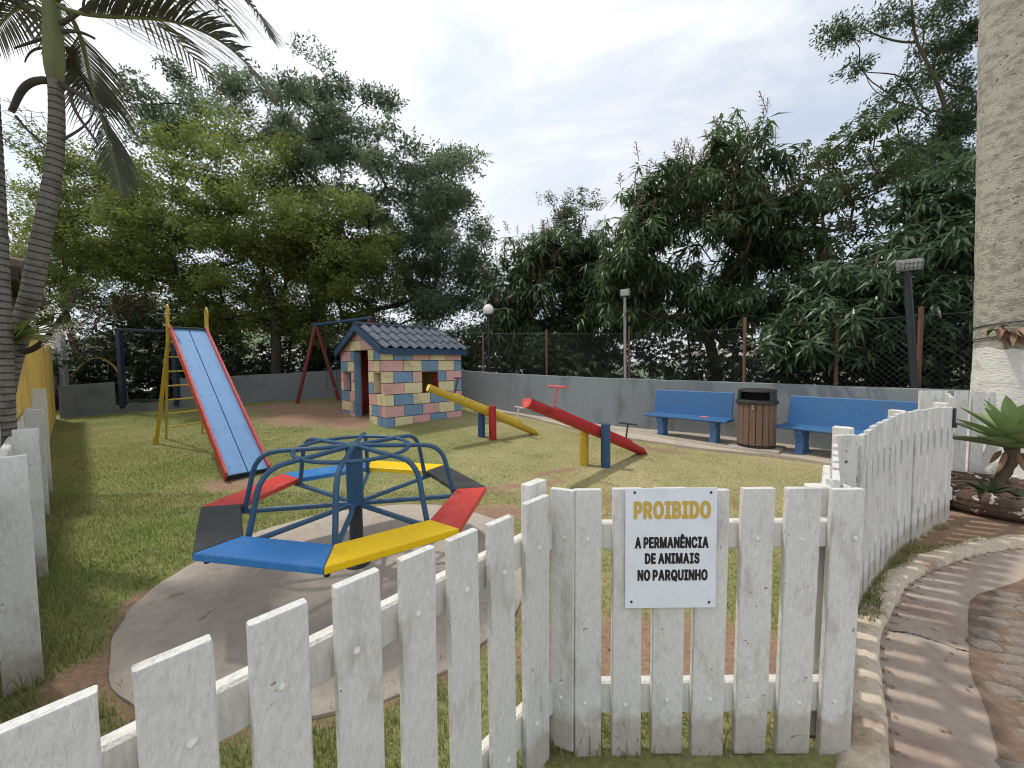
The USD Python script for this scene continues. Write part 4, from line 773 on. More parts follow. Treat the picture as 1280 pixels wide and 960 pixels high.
# ------------------------------------------------------------------ foliage
def rotmats(x, up, rng, roll=None):
    x = x/np.linalg.norm(x, axis=1, keepdims=True); y = np.cross(up, x); y /= np.linalg.norm(y, axis=1, keepdims=True)+1e-9; z = np.cross(x, y)
    if roll is not None:
        a = rng.normal(0, roll, len(x))[:, None]; y, z = y*np.cos(a)+z*np.sin(a), z*np.cos(a)-y*np.sin(a)
    return np.stack([x, y, z], 2)
def scatter(tmpl, pos, R, s):
    v, f = tmpl; n = len(pos); V = np.einsum('nij,vj->nvi', R, v)*s[:, None, None]+pos[:, None]
    return V.reshape(-1, 3), (f[None]+(np.arange(n)*len(v))[:, None, None]).reshape(-1, 3)
def leaflet(L, w, droop=0.0, fold=.15, seg=2):
    """a pointed leaf along x, folded along its rib, bending down"""
    xs = np.linspace(0, 1, seg+2); ws = [0]+[w/2*math.sin(math.pi*min(1, .18+.82*t))**.8 for t in xs[1:-1]]+[0]; v = []; f = []
    for t, q in zip(xs, ws):
        zc = -droop*t*t*L; v += [(t*L, q, zc+fold*q), (t*L, 0, zc), (t*L, -q, zc+fold*q)]
    for i in range(len(xs)-1):
        a = i*3; b = a+3
        for l, m in ((0, 1), (1, 2)): f += [[a+l, b+l, b+m], [a+l, b+m, a+m]]
    v, f = np.array(v, float), np.array(f)
    ok = np.linalg.norm(np.cross(v[f[:, 1]]-v[f[:, 0]], v[f[:, 2]]-v[f[:, 0]]), axis=1) > 1e-9; return v, f[ok]
def placed(m, R, o): v, f = m; return v @ np.array(R).T+np.array(o), f
def kite(L, w): return np.array([(0, 0, 0), (L*.45, w/2, .01*L), (L, 0, -.06*L), (L*.45, -w/2, .01*L)]), np.array([[0, 3, 2], [0, 2, 1]])
def t_compound(n=7, L=.26, l=.085, w=.03, droop=.25):
    ms = []
    for k in range(n):
        x = L*(k+1)/n; z = -droop*(x/L)**2*L
        for s in (-1, 1): ms.append(placed(kite(l*(1-.35*k/n), w), frame((.55, s*.83, -.12)), (x, 0, z)))
    ms.append(placed(kite(l, w), frame((1, 0, -.3)), (L, 0, -droop*L))); return join(*ms)
def t_rosette(n=12, L=.21, w=.048, rng=None, lo=-.75, hi=.5):
    ms = []
    for k in range(n):
        a = k*2.4+rng.normal(0, .2); e = rng.uniform(lo, hi); d = (math.cos(a)*math.cos(e), math.sin(a)*math.cos(e), math.sin(e)); ms.append(placed(leaflet(L*rng.uniform(.75, 1.15), w, rng.uniform(.3, .75), .25, 1), frame(d), (0, 0, -.012*k)))
    return join(*ms)
def t_panicle(rng):
    ms = [tube([(0, 0, 0), (.01, 0, .22)], .004, 3, False)]
    for k in range(16):
        a = k*2.4; h = .05+.011*k; l = .085*(1-k/22); d = np.array([math.cos(a), math.sin(a), .45]); ms.append(placed(kite(l, .014), frame(d), (0, 0, h)))
    return join(*ms)
def t_spray(n, rad, flat, l, w, tilt, rng):
    ms = []
    for k in range(n):
        o = rng.normal(size=3); o *= min(1, 1.5/np.linalg.norm(o)); o = o*rad*np.array([1, 1, flat]); d = np.array([*rng.normal(size=2), 0])+np.array([*o[:2], 0])/rad*.6; d[2] = rng.normal(-.25, tilt)
        q = rng.normal(0, .5+tilt, 3)+np.array([0, 0, 1.0]); ms.append(placed(kite(l*rng.uniform(.7, 1.2), w), frame(d, q), o))
    return join(*ms)
_r0 = np.random.default_rng(3)
T_LIGHT = t_spray(22, .10, .55, .078, .036, .45, _r0); T_GREY = t_spray(20, .11, .7, .10, .036, .6, _r0); T_FEATH = t_spray(20, .10, .7, .095, .034, .6, _r0)
T_MANGO = t_rosette(14, .30, .062, _r0, -1.05, .45); T_BROAD = t_rosette(7, .13, .065, _r0, -.4, .9); T_SMALL = t_rosette(8, .075, .034, _r0, -.5, .9); T_PAN = t_panicle(_r0)
def ell(u, v, ru, rv, y, dy): c = at(u, v, y); return c, np.array([ru*y/FPX, dy, rv*y/FPX])
def clumps(blobs, n, rng, shell=2.0):
    vol = np.array([b[1].prod()**.75 for b in blobs]); ks = rng.choice(len(blobs), n, p=vol/vol.sum()); out = []; ks[:len(blobs)] = np.arange(len(blobs))
    for k in ks:
        d = rng.normal(size=3); d /= np.linalg.norm(d); out.append(blobs[k][0]+d*blobs[k][1]*rng.random()**(1/(1+shell)))
    return np.array(out)
def skeleton(trunk, C, rng, tip=.012, bend=.16, power=.46):
    """trunk: polyline [(point, radius)]; branches reach every clump centre from the nearest suitable point"""
    P = [np.array(p, float) for p, r in trunk]; par = [-1]+list(range(len(P)-1)); nt = len(P); top = P[-1]
    for c in C[np.argsort(np.linalg.norm(C-P[nt//2], axis=1))]:
        A = np.array(P); d = np.linalg.norm(A-c, axis=1)+.9*np.maximum(0, A[:, 2]-c[2]+.1); d[:max(1, nt//2)] += 3; i = int(np.argmin(d)); a = P[i]; l = np.linalg.norm(c-a); m = max(2, int(l/.55)); last = i
        off = rng.normal(0, bend*l*.5, 3); off[2] = abs(off[2])*.6
        for k in range(1, m+1):
            t = k/m; P.append(a+(c-a)*t+off*4*t*(1-t)*.5); par.append(last); last = len(P)-1
    n = np.ones(len(P))
    for i in range(len(P)-1, -1, -1):
        if par[i] >= 0: n[par[i]] += n[i]
    r = tip*n**power*.55; r[:nt] = np.maximum(r[:nt], [q for _, q in trunk]); return P, par, r, nt
def tree(name, label, cat, trunk, blobs, n, spread, per, tmpl, scale, leaf, bark, seed, group=None, up=.35, hang=0.0, shell=2.0, panicle=0, crown='crown', tip=.013, extra=()):
    rng = np.random.default_rng(seed); t = thing(name, label, cat, trunk[0][0], group); C = clumps(blobs, n, rng, shell)
    P, par, r, nt = skeleton(trunk, C, rng, tip); ch = {}
    part(t, 'trunk', tube(curve([P[i] for i in range(nt)], nt*3), np.interp(np.linspace(0, 1, nt*3), np.linspace(0, 1, nt), r[:nt]), 9), bark, True)
    seg = [tube([P[par[i]], P[i]], [min(r[par[i]], r[i]*1.25), r[i]], 5, False) for i in range(nt, len(P))]
    for e in extra: seg.append(tube(curve(e[0], 14), np.linspace(e[1], e[2], 14), 6))
    if seg: part(t, 'branches', join(*seg), bark, True, kind='stuff')
    M = n*per; k = np.repeat(np.arange(n), per); o = rng.normal(size=(M, 3)); o *= np.minimum(1, 1.55/np.linalg.norm(o, axis=1))[:, None]; o *= spread*np.array([1, 1, .55])*rng.uniform(.7, 1.35, (n, 1))[k]; pos = C[k]+o
    x = o/(np.linalg.norm(o, axis=1, keepdims=True)+1e-6)+rng.normal(0, .45, (M, 3))+np.array([0, 0, up-hang]); R = rotmats(x, np.array([0, 0, 1.0])+rng.normal(0, .3, (M, 3)), rng, .35)
    if tmpl is T_MANGO or tmpl is T_BROAD: R = rotmats(np.c_[rng.normal(0, 1, (M, 2)), np.zeros(M)]+1e-6, np.array([0, 0, 1.0])+o*.9/spread*.5+rng.normal(0, .2, (M, 3)), rng)
    part(t, crown, scatter(tmpl, pos, R, scale*rng.uniform(.75, 1.25, M)), leaf, kind='stuff')
    if panicle:
        cen = np.mean([b[0] for b in blobs], 0); s = pos[np.argsort(-(pos-cen) @ np.array([0, -.75, .66])*1.0+rng.normal(0, .35, M))[:M//3]]; s = s[rng.choice(len(s), panicle)]
        part(t, 'flower_panicles', scatter(T_PAN, s+np.array([0, 0, .05]), rotmats(np.c_[rng.normal(0, 1, (panicle, 2)), np.zeros(panicle)], np.array([0, 0, 1.0])+rng.normal(0, .25, (panicle, 3)), rng), rng.uniform(1.2, 2.1, panicle)), 'panicle', kind='stuff')
    return t
def B(y, dy, *es): return [ell(*e, y, dy) for e in es]
def TR(y, r, *uv): return [(at(u, v, y), r*(1-.55*i/max(1, len(uv)-1))) for i, (u, v) in enumerate(uv)]
tree('tree', 'tall grey-green feathery tree with a thin top shoot behind the swing', 'tree', TR(13.5, .26, (404, 500), (402, 460), (396, 425), (400, 380), (415, 320), (430, 260)),
     B(13.5, 2.2, (440, 235, 105, 85), (515, 285, 88, 75), (400, 155, 65, 45), (265, 140, 95, 38), (555, 345, 55, 55), (480, 355, 105, 55), (578, 215, 28, 22), (200, 165, 45, 32), (560, 265, 45, 40), (575, 395, 50, 55), (520, 420, 70, 35), (590, 325, 36, 45))+B(13.5, .35, (396, 88, 16, 34), (376, 118, 12, 10), (425, 115, 16, 26), (475, 130, 20, 16)),
     260, .30, 25, T_GREY, 1.25, 'leaf_grey', 'bark_dark', 11, 'broadleaf trees behind the low grey wall')
tree('tree', 'broad yellow-green leafy tree behind the slide', 'tree', TR(11.4, .17, (346, 510), (345, 465), (345, 425), (340, 380), (325, 330)),
     B(11.2, 1.9, (300, 300, 145, 95), (210, 275, 90, 75), (400, 310, 80, 65), (300, 215, 110, 40), (150, 300, 55, 55), (450, 345, 38, 40))+B(12.2, .9, (380, 375, 90, 42), (240, 375, 105, 40), (290, 412, 130, 30), (420, 412, 65, 28)),
     265, .31, 26, T_LIGHT, 1.25, 'leaf_light', 'bark_dark', 12, 'broadleaf trees behind the low grey wall')
tree('tree', 'loose small-leaved tree between the palm trunk and the slide', 'tree', TR(12, .12, (105, 520), (95, 440), (80, 380), (85, 320)),
     B(12, 1.4, (75, 275, 60, 45), (125, 330, 60, 38), (55, 345, 40, 25), (150, 250, 45, 30), (120, 215, 45, 25), (140, 380, 60, 25)), 110, .34, 24, T_LIGHT, 1.0, 'leaf_light', 'bark_brown', 13)
tree('mango_tree', 'mango tree with drooping leaves left of the small floodlight', 'tree', TR(11.6, .14, (690, 500), (688, 465), (690, 430), (692, 390)),
     B(11.6, 1.2, (690, 365, 72, 65), (637, 385, 32, 52), (742, 350, 45, 55), (705, 305, 52, 32), (660, 320, 30, 30), (690, 425, 75, 30), (770, 400, 35, 50)), 210, .30, 7, T_MANGO, 1.05, 'leaf_mango', 'bark_brown', 14, 'mango trees behind the wire fence', panicle=130, shell=2.6)
tree('mango_tree', 'tall mango tree with pinkish flower sprays above the left bench', 'tree', TR(9.3, .13, (905, 505), (896, 470), (886, 425), (872, 385), (868, 330)),
     B(9.2, 1.3, (870, 300, 90, 70), (800, 320, 48, 52), (905, 225, 48, 42), (955, 265, 50, 52), (855, 385, 82, 34), (770, 370, 36, 40), (890, 190, 25, 20), (835, 245, 40, 35), (955, 350, 60, 55)), 235, .30, 6, T_MANGO, 1.0, 'leaf_mango', 'bark_brown', 15, 'mango trees behind the wire fence', panicle=170, shell=2.6)
tree('mango_tree', 'dark close mango tree behind the caged floodlight and royal palm', 'tree', TR(6.9, .11, (1180, 520), (1172, 470), (1150, 420), (1140, 360)),
     B(6.8, 1.0, (1130, 330, 80, 62), (1065, 375, 62, 52), (1175, 245, 42, 55), (1120, 425, 80, 35), (1010, 400, 46, 50), (1195, 380, 50, 70), (1210, 300, 40, 60)), 180, .26, 6, T_MANGO, .92, 'leaf_mango_dark', 'bark_brown', 16, 'mango trees behind the wire fence', shell=2.6)
tree('tree', 'sparse autumn-tinted tree with thin bare twigs right of the mango', 'tree', TR(9.5, .07, (1035, 480), (1030, 420), (1025, 350), (1030, 290)),
     B(9.5, .9, (1010, 255, 50, 60), (1075, 235, 50, 55), (985, 310, 45, 45), (1050, 310, 60, 45), (1060, 165, 14, 24), (1045, 185, 14, 18), (990, 230, 14, 40)), 110, .24, 10, T_SMALL, 1.6, 'leaf_mixed', 'bark_brown', 17)
Y_ = 10.5
tree('tree', 'tall feathery tree with long bare forked branches beside the royal palm', 'tree', TR(Y_, .11, (1215, 480), (1205, 330), (1195, 200), (1185, 140)),
     B(Y_, .35, (1050, 38, 22, 14), (1100, 30, 14, 10), (1165, 15, 40, 20), (1195, 70, 24, 38), (1060, 90, 18, 10), (1125, 110, 16, 12), (1115, 140, 22, 14), (1165, 155, 24, 16), (1190, 175, 24, 26), (1170, 75, 10, 10), (1205, 20, 24, 40), (1170, 40, 40, 22), (1205, 110, 20, 40), (1195, 140, 26, 30))+B(Y_, .8, (1150, 195, 50, 28), (1195, 230, 30, 40)),
     110, .19, 14, T_FEATH, 1.0, 'leaf_feather', 'bark_brown', 18, tip=.007, extra=(([at(1187, 180, Y_), at(1180, 130, Y_), at(1160, 80, Y_), at(1146, 52, Y_), at(1140, 10, Y_), at(1135, -30, Y_)], .06, .02), ([at(1146, 52, Y_), at(1115, 50, Y_), at(1092, 42, Y_), at(1072, 33, Y_)], .03, .012),
     ([at(1183, 134, Y_), at(1150, 130, Y_), at(1132, 100, Y_), at(1110, 92, Y_), at(1082, 90, Y_)], .03, .01), ([at(1160, 145, Y_), at(1125, 128, Y_), at(1100, 118, Y_), at(1083, 96, Y_)], .022, .008), ([at(1135, 108, Y_), at(1134, 80, Y_), at(1138, 45, Y_)], .014, .006)))
tree('tree', 'slender sapling with feathery tufts rising above the left mango', 'tree', TR(11.8, .035, (712, 460), (712, 330), (712, 290)), B(11.8, .25, (695, 252, 16, 10), (738, 255, 14, 20), (716, 250, 12, 16), (712, 275, 22, 12), (700, 270, 16, 10)), 16, .18, 12, T_FEATH, .8, 'leaf_feather', 'bark_brown', 19, tip=.006)
tree('bush', 'brown half-bare twiggy bush behind the yellow pipe arch', 'bush', TR(10.9, .05, (140, 500), (140, 460), (142, 420)), B(10.9, 1.0, (140, 400, 58, 45), (180, 390, 35, 35), (115, 430, 30, 30), (170, 440, 40, 25)), 150, .22, 8, T_SMALL, .8, 'leaf_brown', 'twig_brown', 20, tip=.010)
# undergrowth behind the wire fence and the low wall, one dark mass
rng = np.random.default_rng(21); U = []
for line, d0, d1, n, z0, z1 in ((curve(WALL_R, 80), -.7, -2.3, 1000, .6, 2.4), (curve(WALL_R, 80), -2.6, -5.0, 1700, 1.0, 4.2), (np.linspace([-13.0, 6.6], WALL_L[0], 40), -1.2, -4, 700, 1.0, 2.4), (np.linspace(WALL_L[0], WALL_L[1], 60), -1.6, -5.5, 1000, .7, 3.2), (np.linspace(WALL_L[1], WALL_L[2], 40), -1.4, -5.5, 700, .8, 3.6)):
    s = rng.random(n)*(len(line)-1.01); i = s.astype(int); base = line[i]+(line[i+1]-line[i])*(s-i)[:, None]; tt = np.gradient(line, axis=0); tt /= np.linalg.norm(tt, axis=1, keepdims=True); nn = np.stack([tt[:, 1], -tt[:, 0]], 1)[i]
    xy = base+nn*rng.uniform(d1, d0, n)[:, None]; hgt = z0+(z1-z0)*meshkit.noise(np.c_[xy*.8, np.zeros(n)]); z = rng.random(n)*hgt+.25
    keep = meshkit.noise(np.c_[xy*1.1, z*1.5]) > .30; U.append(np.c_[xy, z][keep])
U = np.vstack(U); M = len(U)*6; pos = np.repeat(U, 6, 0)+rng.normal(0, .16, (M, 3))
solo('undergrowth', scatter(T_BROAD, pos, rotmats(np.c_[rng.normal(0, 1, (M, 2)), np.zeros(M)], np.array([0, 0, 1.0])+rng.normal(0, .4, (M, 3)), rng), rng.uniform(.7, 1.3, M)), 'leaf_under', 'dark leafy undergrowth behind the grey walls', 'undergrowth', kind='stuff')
for lb_, uv, y in (('thin bare stem among the undergrowth right of the small floodlight', [(868, 490), (862, 440), (858, 395)], 9.9), ('thin brown stem just left of the tallest rusty fence post', [(918, 492), (916, 450), (922, 410)], 9.0), ('dark leaning stem behind the red swing leg', [(360, 500), (362, 440), (368, 400)], 12.5)):
    tree('sapling', lb_, 'tree', TR(y, .045, *uv), B(y, .4, (uv[-1][0], uv[-1][1]-15, 22, 18)), 8, .2, 6, T_BROAD, 1.0, 'leaf_under', 'bark_brown', 30+int(y*3))
# far houses of the town below, seen through the gaps
for k, (u, y, w, d, ztop, lb_) in enumerate(((690, 62, 9, 7, 2.6, 'white far house glimpsed left of the small floodlight'), (585, 74, 10, 8, 6.0, 'white far house glimpsed beside the globe lamp'), (188, 50, 9, 8, -.6, 'white far house glimpsed through the blue frame'), (905, 58, 9, 7, 3.8, 'white far house glimpsed behind the tall mango trunk'),
                                       (975, 66, 11, 7, 1.8, 'white far house glimpsed above the litter bin'), (640, 95, 14, 9, 2.5, 'white far house glimpsed above the yellow seesaw'), (1090, 52, 10, 8, .6, 'white far house glimpsed left of the leaning pole'), (375, 80, 12, 8, 4.5, 'white far house glimpsed beside the swing'))):
    c = at(u, 460, y); zb = float(far_z(np.array(c[0]), np.array(c[1])))-1; t = thing('far_house', lb_, 'house', (c[0], c[1], zb), 'far houses in the valley')
    h = max(3.0, ztop-zb-1.6); part(t, 'wall', cbox((w, d, h), (c[0], c[1], zb+h/2), None, .02), 'far_white')
    rf = extr(Polygon([(-d/2-.4, 0), (d/2+.4, 0), (0, 1.7)]), w+.6, (c[0]-w/2-.3, c[1], zb+h+.003), np.array([0, 1., 0]), Z, np.array([1., 0, 0])); part(t, 'roof', rf, 'far_roof')
    for q in range(3): part(t, 'window', cbox((1.2, .1, 1.3), (c[0]-w/2+w*(q+.5)/3, c[1]-d/2-.02, zb+h-1.7), None, .02), 'far_window')

# ------------------------------------------------------------------ palms on the left
def ringed(path, r0, r1, n=70, sides=16, step=.055):
    p = curve(path, n); d = np.r_[0, np.cumsum(np.linalg.norm(np.diff(p, axis=0), axis=1))]; r = np.interp(d, [0, d[-1]*.25, d[-1]], [r0*1.15, r0, r1])*(1+.045*(np.abs(((d/step) % 1)-.5)*2)**3)
    return tube(p, r, sides), p, r, d
def frond(t, pts, n, L, mat, seed, droop=.55, fwd=.75, both=(1, -1), r=.016, taper=True, wd=.02, start=.12):
    rng = np.random.default_rng(seed); p = curve(pts, 40); part(t, 'frond_stalk', tube(p, np.linspace(r, .003, 40), 6), 'dead_stalk' if mat != 'leaf_palm' else 'crownshaft', True)
    T = np.gradient(p, axis=0); T /= np.linalg.norm(T, axis=1, keepdims=True); ms = []
    for k in range(n):
        s = start+(1-start)*k/(n-1); i = min(38, int(s*39)); c = p[i]+(p[i+1]-p[i])*(s*39-i); tg = T[i]; sd = np.cross(tg, [0, 0, 1.0]); sd /= np.linalg.norm(sd)+1e-9; up_ = np.cross(sd, tg)
        l = L*(math.sin(math.pi*min(1, .22+.80*s))**.6)*rng.uniform(.85, 1.1)
        for b in both:
            d = tg*fwd+sd*b*.8+up_*rng.normal(.15, .12); d /= np.linalg.norm(d); q = [c]; dd_ = d.copy()
            for m_ in range(4): dd_ = dd_+np.array([0, 0, -droop*.28]); dd_ /= np.linalg.norm(dd_); q.append(q[-1]+dd_*l/4)
            q = np.array(q); wv = np.cross(d, up_); wv = wv/(np.linalg.norm(wv)+1e-9)*wd; wv = wv+up_*wd*.4*b; hw_ = np.array([.55, 1, .95, .6, .03])[:, None]*wv[None]*.5
            v = np.empty((10, 3)); v[0::2] = q+hw_; v[1::2] = q-hw_; f = np.array([[2*i_+a for a in tri2] for i_ in range(4) for tri2 in ((0, 1, 3), (0, 3, 2))]); ms.append((v, f))
    part(t, 'frond', join(*ms), mat, kind='stuff')
PY = 2.95
pa = thing('palm_tree', 'slender leaning ringed palm with curved fronds, right of the cropped one', 'palm', (-4.1, PY, 0), 'ringed palms by the yellow wall')
(tm, tp_, tr_, td_) = ringed([at(-30, 640, PY), at(-6, 540, PY), at(16, 440, PY), at(33, 390, PY), at(51, 300, PY), at(66, 220, PY), at(71, 150, PY), at(69, 100, PY)], .068, .040, 420, 16, .05)
part(pa, 'trunk', tm, 'palm_trunk', 50)
for s in np.arange(.08, td_[-1]-.05, .05):
    i = int(np.searchsorted(td_, s)); dv = tp_[i+1]-tp_[i-1]; dv /= np.linalg.norm(dv); part(pa, 'leaf_scar', tube([tp_[i]-dv*.004, tp_[i]+dv*.004], tr_[i]*1.035, 14), 'palm_ring', 30)
part(pa, 'crownshaft', tube(curve([at(69, 103, PY), at(68, 80, PY), at(66, 40, PY), at(64, 0, PY), at(63, -30, PY)], 14), np.array([.040, .05, .056, .058, .057, .056, .054, .052, .05, .047, .044, .04, .036, .03]), 14), 'crownshaft', True)
a3 = lambda u, v, dy=0.0: at(u, v, PY+dy)
frond(pa, [a3(70, 5), a3(110, 18, .0), a3(170, 22, .05), a3(235, 32, .1), a3(283, 57, .15), a3(315, 88, .15), a3(338, 118, .15)], 92, .56, 'leaf_palm', 41, .4, .85, wd=.014)
frond(pa, [a3(78, 5), a3(98, 40, .1), a3(112, 95, .25), a3(128, 150, .3), a3(142, 200, .3), a3(152, 245, .3)], 80, .44, 'leaf_palm', 42, .6, .75, wd=.012)
frond(pa, [a3(100, -40), a3(190, -45, .2), a3(270, -22, .3), a3(315, 8, .3), a3(338, 50, .3)], 80, .55, 'leaf_palm', 43, .5, .85, wd=.014)
frond(pa, [a3(84, 60, .1), a3(110, 110, .3), a3(130, 150, .35), a3(146, 195, .4), a3(155, 250, .4)], 40, .24, 'leaf_palm_dead', 44, 1.2, .9, wd=.012)
frond(pa, [a3(72, 0), a3(130, -28, -.1), a3(200, -30, -.1), a3(262, -2, -.1), a3(300, 40, -.1)], 84, .5, 'leaf_palm', 48, .5, .85, wd=.014)
frond(pa, [a3(60, 20), a3(36, 8, .1), a3(10, 20, .2), a3(-20, 70, .2)], 50, .35, 'leaf_palm', 49, .7, .8, wd=.012)
frond(pa, [a3(60, -10), a3(20, -50), a3(-60, -30), a3(-130, 60)], 40, .42, 'leaf_palm', 45, .6)
frond(pa, [a3(66, -20), a3(80, -90), a3(150, -150, -.3), a3(260, -140, -.6)], 40, .42, 'leaf_palm', 46, .6)
for pts, r0, r1 in (([a3(60, 101), a3(45, 101), a3(30, 110), a3(18, 132), a3(14, 140)], .026, .018), ([a3(72, 104), a3(92, 114), a3(112, 126), a3(127, 138)], .022, .014), ([a3(58, 32), a3(30, 12), a3(5, -2)], .010, .008), ([a3(57, 47), a3(36, 54), a3(18, 60)], .012, .006), ([a3(57, 60), a3(40, 64), a3(31, 78)], .010, .004),
                    ([a3(88, 112), a3(98, 145), a3(112, 165), a3(122, 180)], .012, .008), ([a3(78, 175), a3(95, 165), a3(112, 150), a3(118, 130)], .010, .004), ([a3(20, 145), a3(40, 168), a3(57, 182)], .009, .006), ([a3(76, 30), a3(92, 20), a3(110, 8)], .016, .012), ([a3(78, 40), a3(98, 40), a3(118, 48)], .014, .009)):
    part(pa, 'dead_stalk', tube(curve(pts, 12), np.linspace(r0, r1, 12), 7), 'dead_stalk', True)
rng = np.random.default_rng(47); tw_ = []
for k in range(46):
    u, v = (rng.uniform(25, 62), rng.uniform(130, 200)) if k < 26 else (rng.uniform(80, 120), rng.uniform(150, 240)); q = [a3(u, v, rng.uniform(-.2, .2))]
    a = rng.uniform(2.6, 4.2) if k < 26 else rng.uniform(-.6, .9)
    for m_ in range(3): a += rng.normal(0, .4); q.append(q[-1]+np.array([math.cos(a)*.06, 0, -math.sin(a)*.03+.01]))
    tw_.append(tube(curve(q, 7), .0022, 3, False))
part(pa, 'dry_twigs', join(*tw_), 'dead_stalk', kind='stuff')
pb = thing('palm_tree', 'darker upright ringed palm cropped by the left edge of the picture', 'palm', (-3.66, 2.72, 0), 'ringed palms by the yellow wall')
(tm, tp_, tr_, td_) = ringed([(-3.72, 2.72, 0), (-3.65, 2.72, 1.4), (-3.615, 2.72, 2.6), (-3.605, 2.72, 4.2)], .088, .075, 420, 16, .05); part(pb, 'trunk', tm, 'palm_trunk', 50)
for s in np.arange(.08, td_[-1]-.05, .05):
    i = int(np.searchsorted(td_, s)); part(pb, 'leaf_scar', tube([tp_[i]-Z*.004, tp_[i]+Z*.004], tr_[i]*1.035, 14), 'palm_ring', 30)
for k in range(7):
    a = k*.9+.3; d = np.array([math.cos(a), math.sin(a), 0]); o = np.array([-3.7, 2.72, 4.2]); frond(pb, [o, o+d*.5+Z*.4, o+d*1.1+Z*.45, o+d*1.7+Z*.1], 34, .38, 'leaf_palm', 50+k, .6)
# flowering epiphyte tied to the palm trunks
oc = thing('flowering_plant', 'strap-leaved plant with pale pink blossoms growing on the palm trunk', 'plant', a3(22, 425, -.12)); rng = np.random.default_rng(61); o = a3(12, 428, -.12)
for k in range(24):
    e = a3(rng.uniform(34, 70), rng.uniform(392, 428), rng.uniform(-.25, .0)); m_ = (o+e)/2+Z*rng.uniform(-.02, .06); c = curve([o, m_, e], 8); w = .007
    v = np.empty((16, 3)); hw_ = np.array([.6, 1, 1, 1, .95, .8, .5, .05])[:, None]*np.array([.1, -.8, .45])*w; v[0::2] = c+hw_; v[1::2] = c-hw_
    part(oc, 'leaf', (v, np.array([[2*i_+a for a in t3] for i_ in range(7) for t3 in ((0, 1, 3), (0, 3, 2))])), 'leaf_strap')
fl_ = []; leafs = []
for k, (u, v) in enumerate([(55, 388), (62, 384), (70, 386), (42, 403), (64, 405), (72, 412), (55, 422), (66, 425), (62, 420), (74, 416), (90, 409), (96, 406), (94, 403), (70, 430), (58, 426), (68, 422), (78, 414)]):
    e = a3(u, v, -.15); part(oc, 'flower_stem', tube(curve([o+Z*.02, (o+e)/2+Z*.03, e], 8), .0035, 4), 'crownshaft')
    for q in range(3): fl_.append(scatter(t_rosette(6, .019, .012, rng, -.3, .9), (e+rng.normal(0, .014, 3))[None], rotmats(rng.normal(size=(1, 3)), np.array([[0, 0, 1.0]]), rng), np.array([1.0])))
for u, v in ((68, 375), (62, 395), (86, 398), (80, 400), (58, 380)):
    for q in range(3): leafs.append(scatter(t_rosette(7, .07, .018, rng, 0, 1.2), (a3(u, v, -.1)+rng.normal(0, .02, 3))[None], rotmats(rng.normal(size=(1, 3)), np.array([[0, 0, 1.0]]), rng), np.array([1.0])))
part(oc, 'blossoms', join(*fl_), 'flower', kind='stuff'); part(oc, 'tuft_leaves', join(*leafs), 'leaf_strap', kind='stuff'); part(oc, 'branch', tube(curve([a3(30, 440), a3(60, 420), a3(76, 398), a3(92, 376), a3(94, 358)], 16), np.linspace(.022, .009, 16), 6), 'bark_dark', True)

# ------------------------------------------------------------------ royal palm, tyre planter, agave
RP = np.array([5.66, 4.32]); rp = thing('royal_palm', 'massive mottled royal palm trunk whitewashed at its foot', 'palm', (*RP, 0))
WZ = 1.53; zs = np.r_[-.1, 0, .08, .15, .22, .3, .4, .5, .65, .8, np.linspace(1.0, WZ, 10), np.linspace(WZ+.05, 9.6, 110)]; th_ = np.linspace(0, 2*np.pi, 64, endpoint=False)
rad = np.interp(zs, [-.1, .15, .35, .7, 1.5, 3.5, 6.5], [.50, .46, .38, .335, .318, .322, .33])
TT, ZZ = np.meshgrid(th_, zs); RR = np.repeat(rad[:, None], 64, 1); pn = np.stack([np.cos(TT)*3, np.sin(TT)*3, ZZ*3.0], -1)
RR = RR+(meshkit.fbm(pn*3.4, 4)-.5)*.013+np.where(ZZ < .6, (meshkit.fbm(pn*3, 3, 5)-.5)*.18*(1-ZZ/.6), 0)-.006*(np.abs(np.sin(ZZ*23)) > .985)
v = np.stack([RP[0]-.028*np.maximum(0, ZZ-1.5)+RR*np.cos(TT), RP[1]+RR*np.sin(TT), ZZ], -1).reshape(-1, 3); m = len(zs); i, j = np.meshgrid(np.arange(m-1), np.arange(64), indexing='ij'); j2 = (j+1) % 64
q = np.stack([i*64+j, i*64+j2, (i+1)*64+j2, (i+1)*64+j], -1).reshape(-1, 4); f = np.vstack([q[:, [0, 1, 2]], q[:, [0, 2, 3]]])
wob = WZ+(meshkit.noise(np.stack([np.cos(th_)*3, np.sin(th_)*3, th_*0], -1))-.5)*.06; fz = v[f].mean(1)[:, 2]; v[np.abs(v[:, 2]-WZ) < 1e-6, 2] = wob
lo = f[fz < WZ]; hi = f[fz >= WZ]; 
def tight(v, f): u, i = np.unique(f, return_inverse=True); return v[u], i.reshape(-1, 3)
part(rp, 'trunk', tight(v, hi), 'royal_trunk', True); part(rp, 'whitewash', tight(v, lo), 'whitewash', True)
for z in (1.66, 1.80): part(rp, 'tie_wire', tube([(RP[0]+.335*math.cos(a), RP[1]+.335*math.sin(a), z+.02*math.sin(a*2)) for a in np.linspace(0, 2*np.pi, 40)], .006, 5, False), 'dark_steel')
rng = np.random.default_rng(71)
for k in range(9):
    a = k*.7+rng.normal(0, .3); d = np.array([math.cos(a), math.sin(a), 0]); o = np.array([RP[0], RP[1], 10.0]); frond(rp, [o, o+d*.8+Z*.9, o+d*2.0+Z*1.0, o+d*3.0+Z*.2], 46, .6, 'leaf_palm', 80+k, .6)
dvec = np.array([-RP[0], -RP[1]])/np.linalg.norm(RP); br = thing('bromeliad', 'dried brown rosette tied with wire on the royal palm trunk', 'plant', (*(RP+dvec*.34), 1.7))
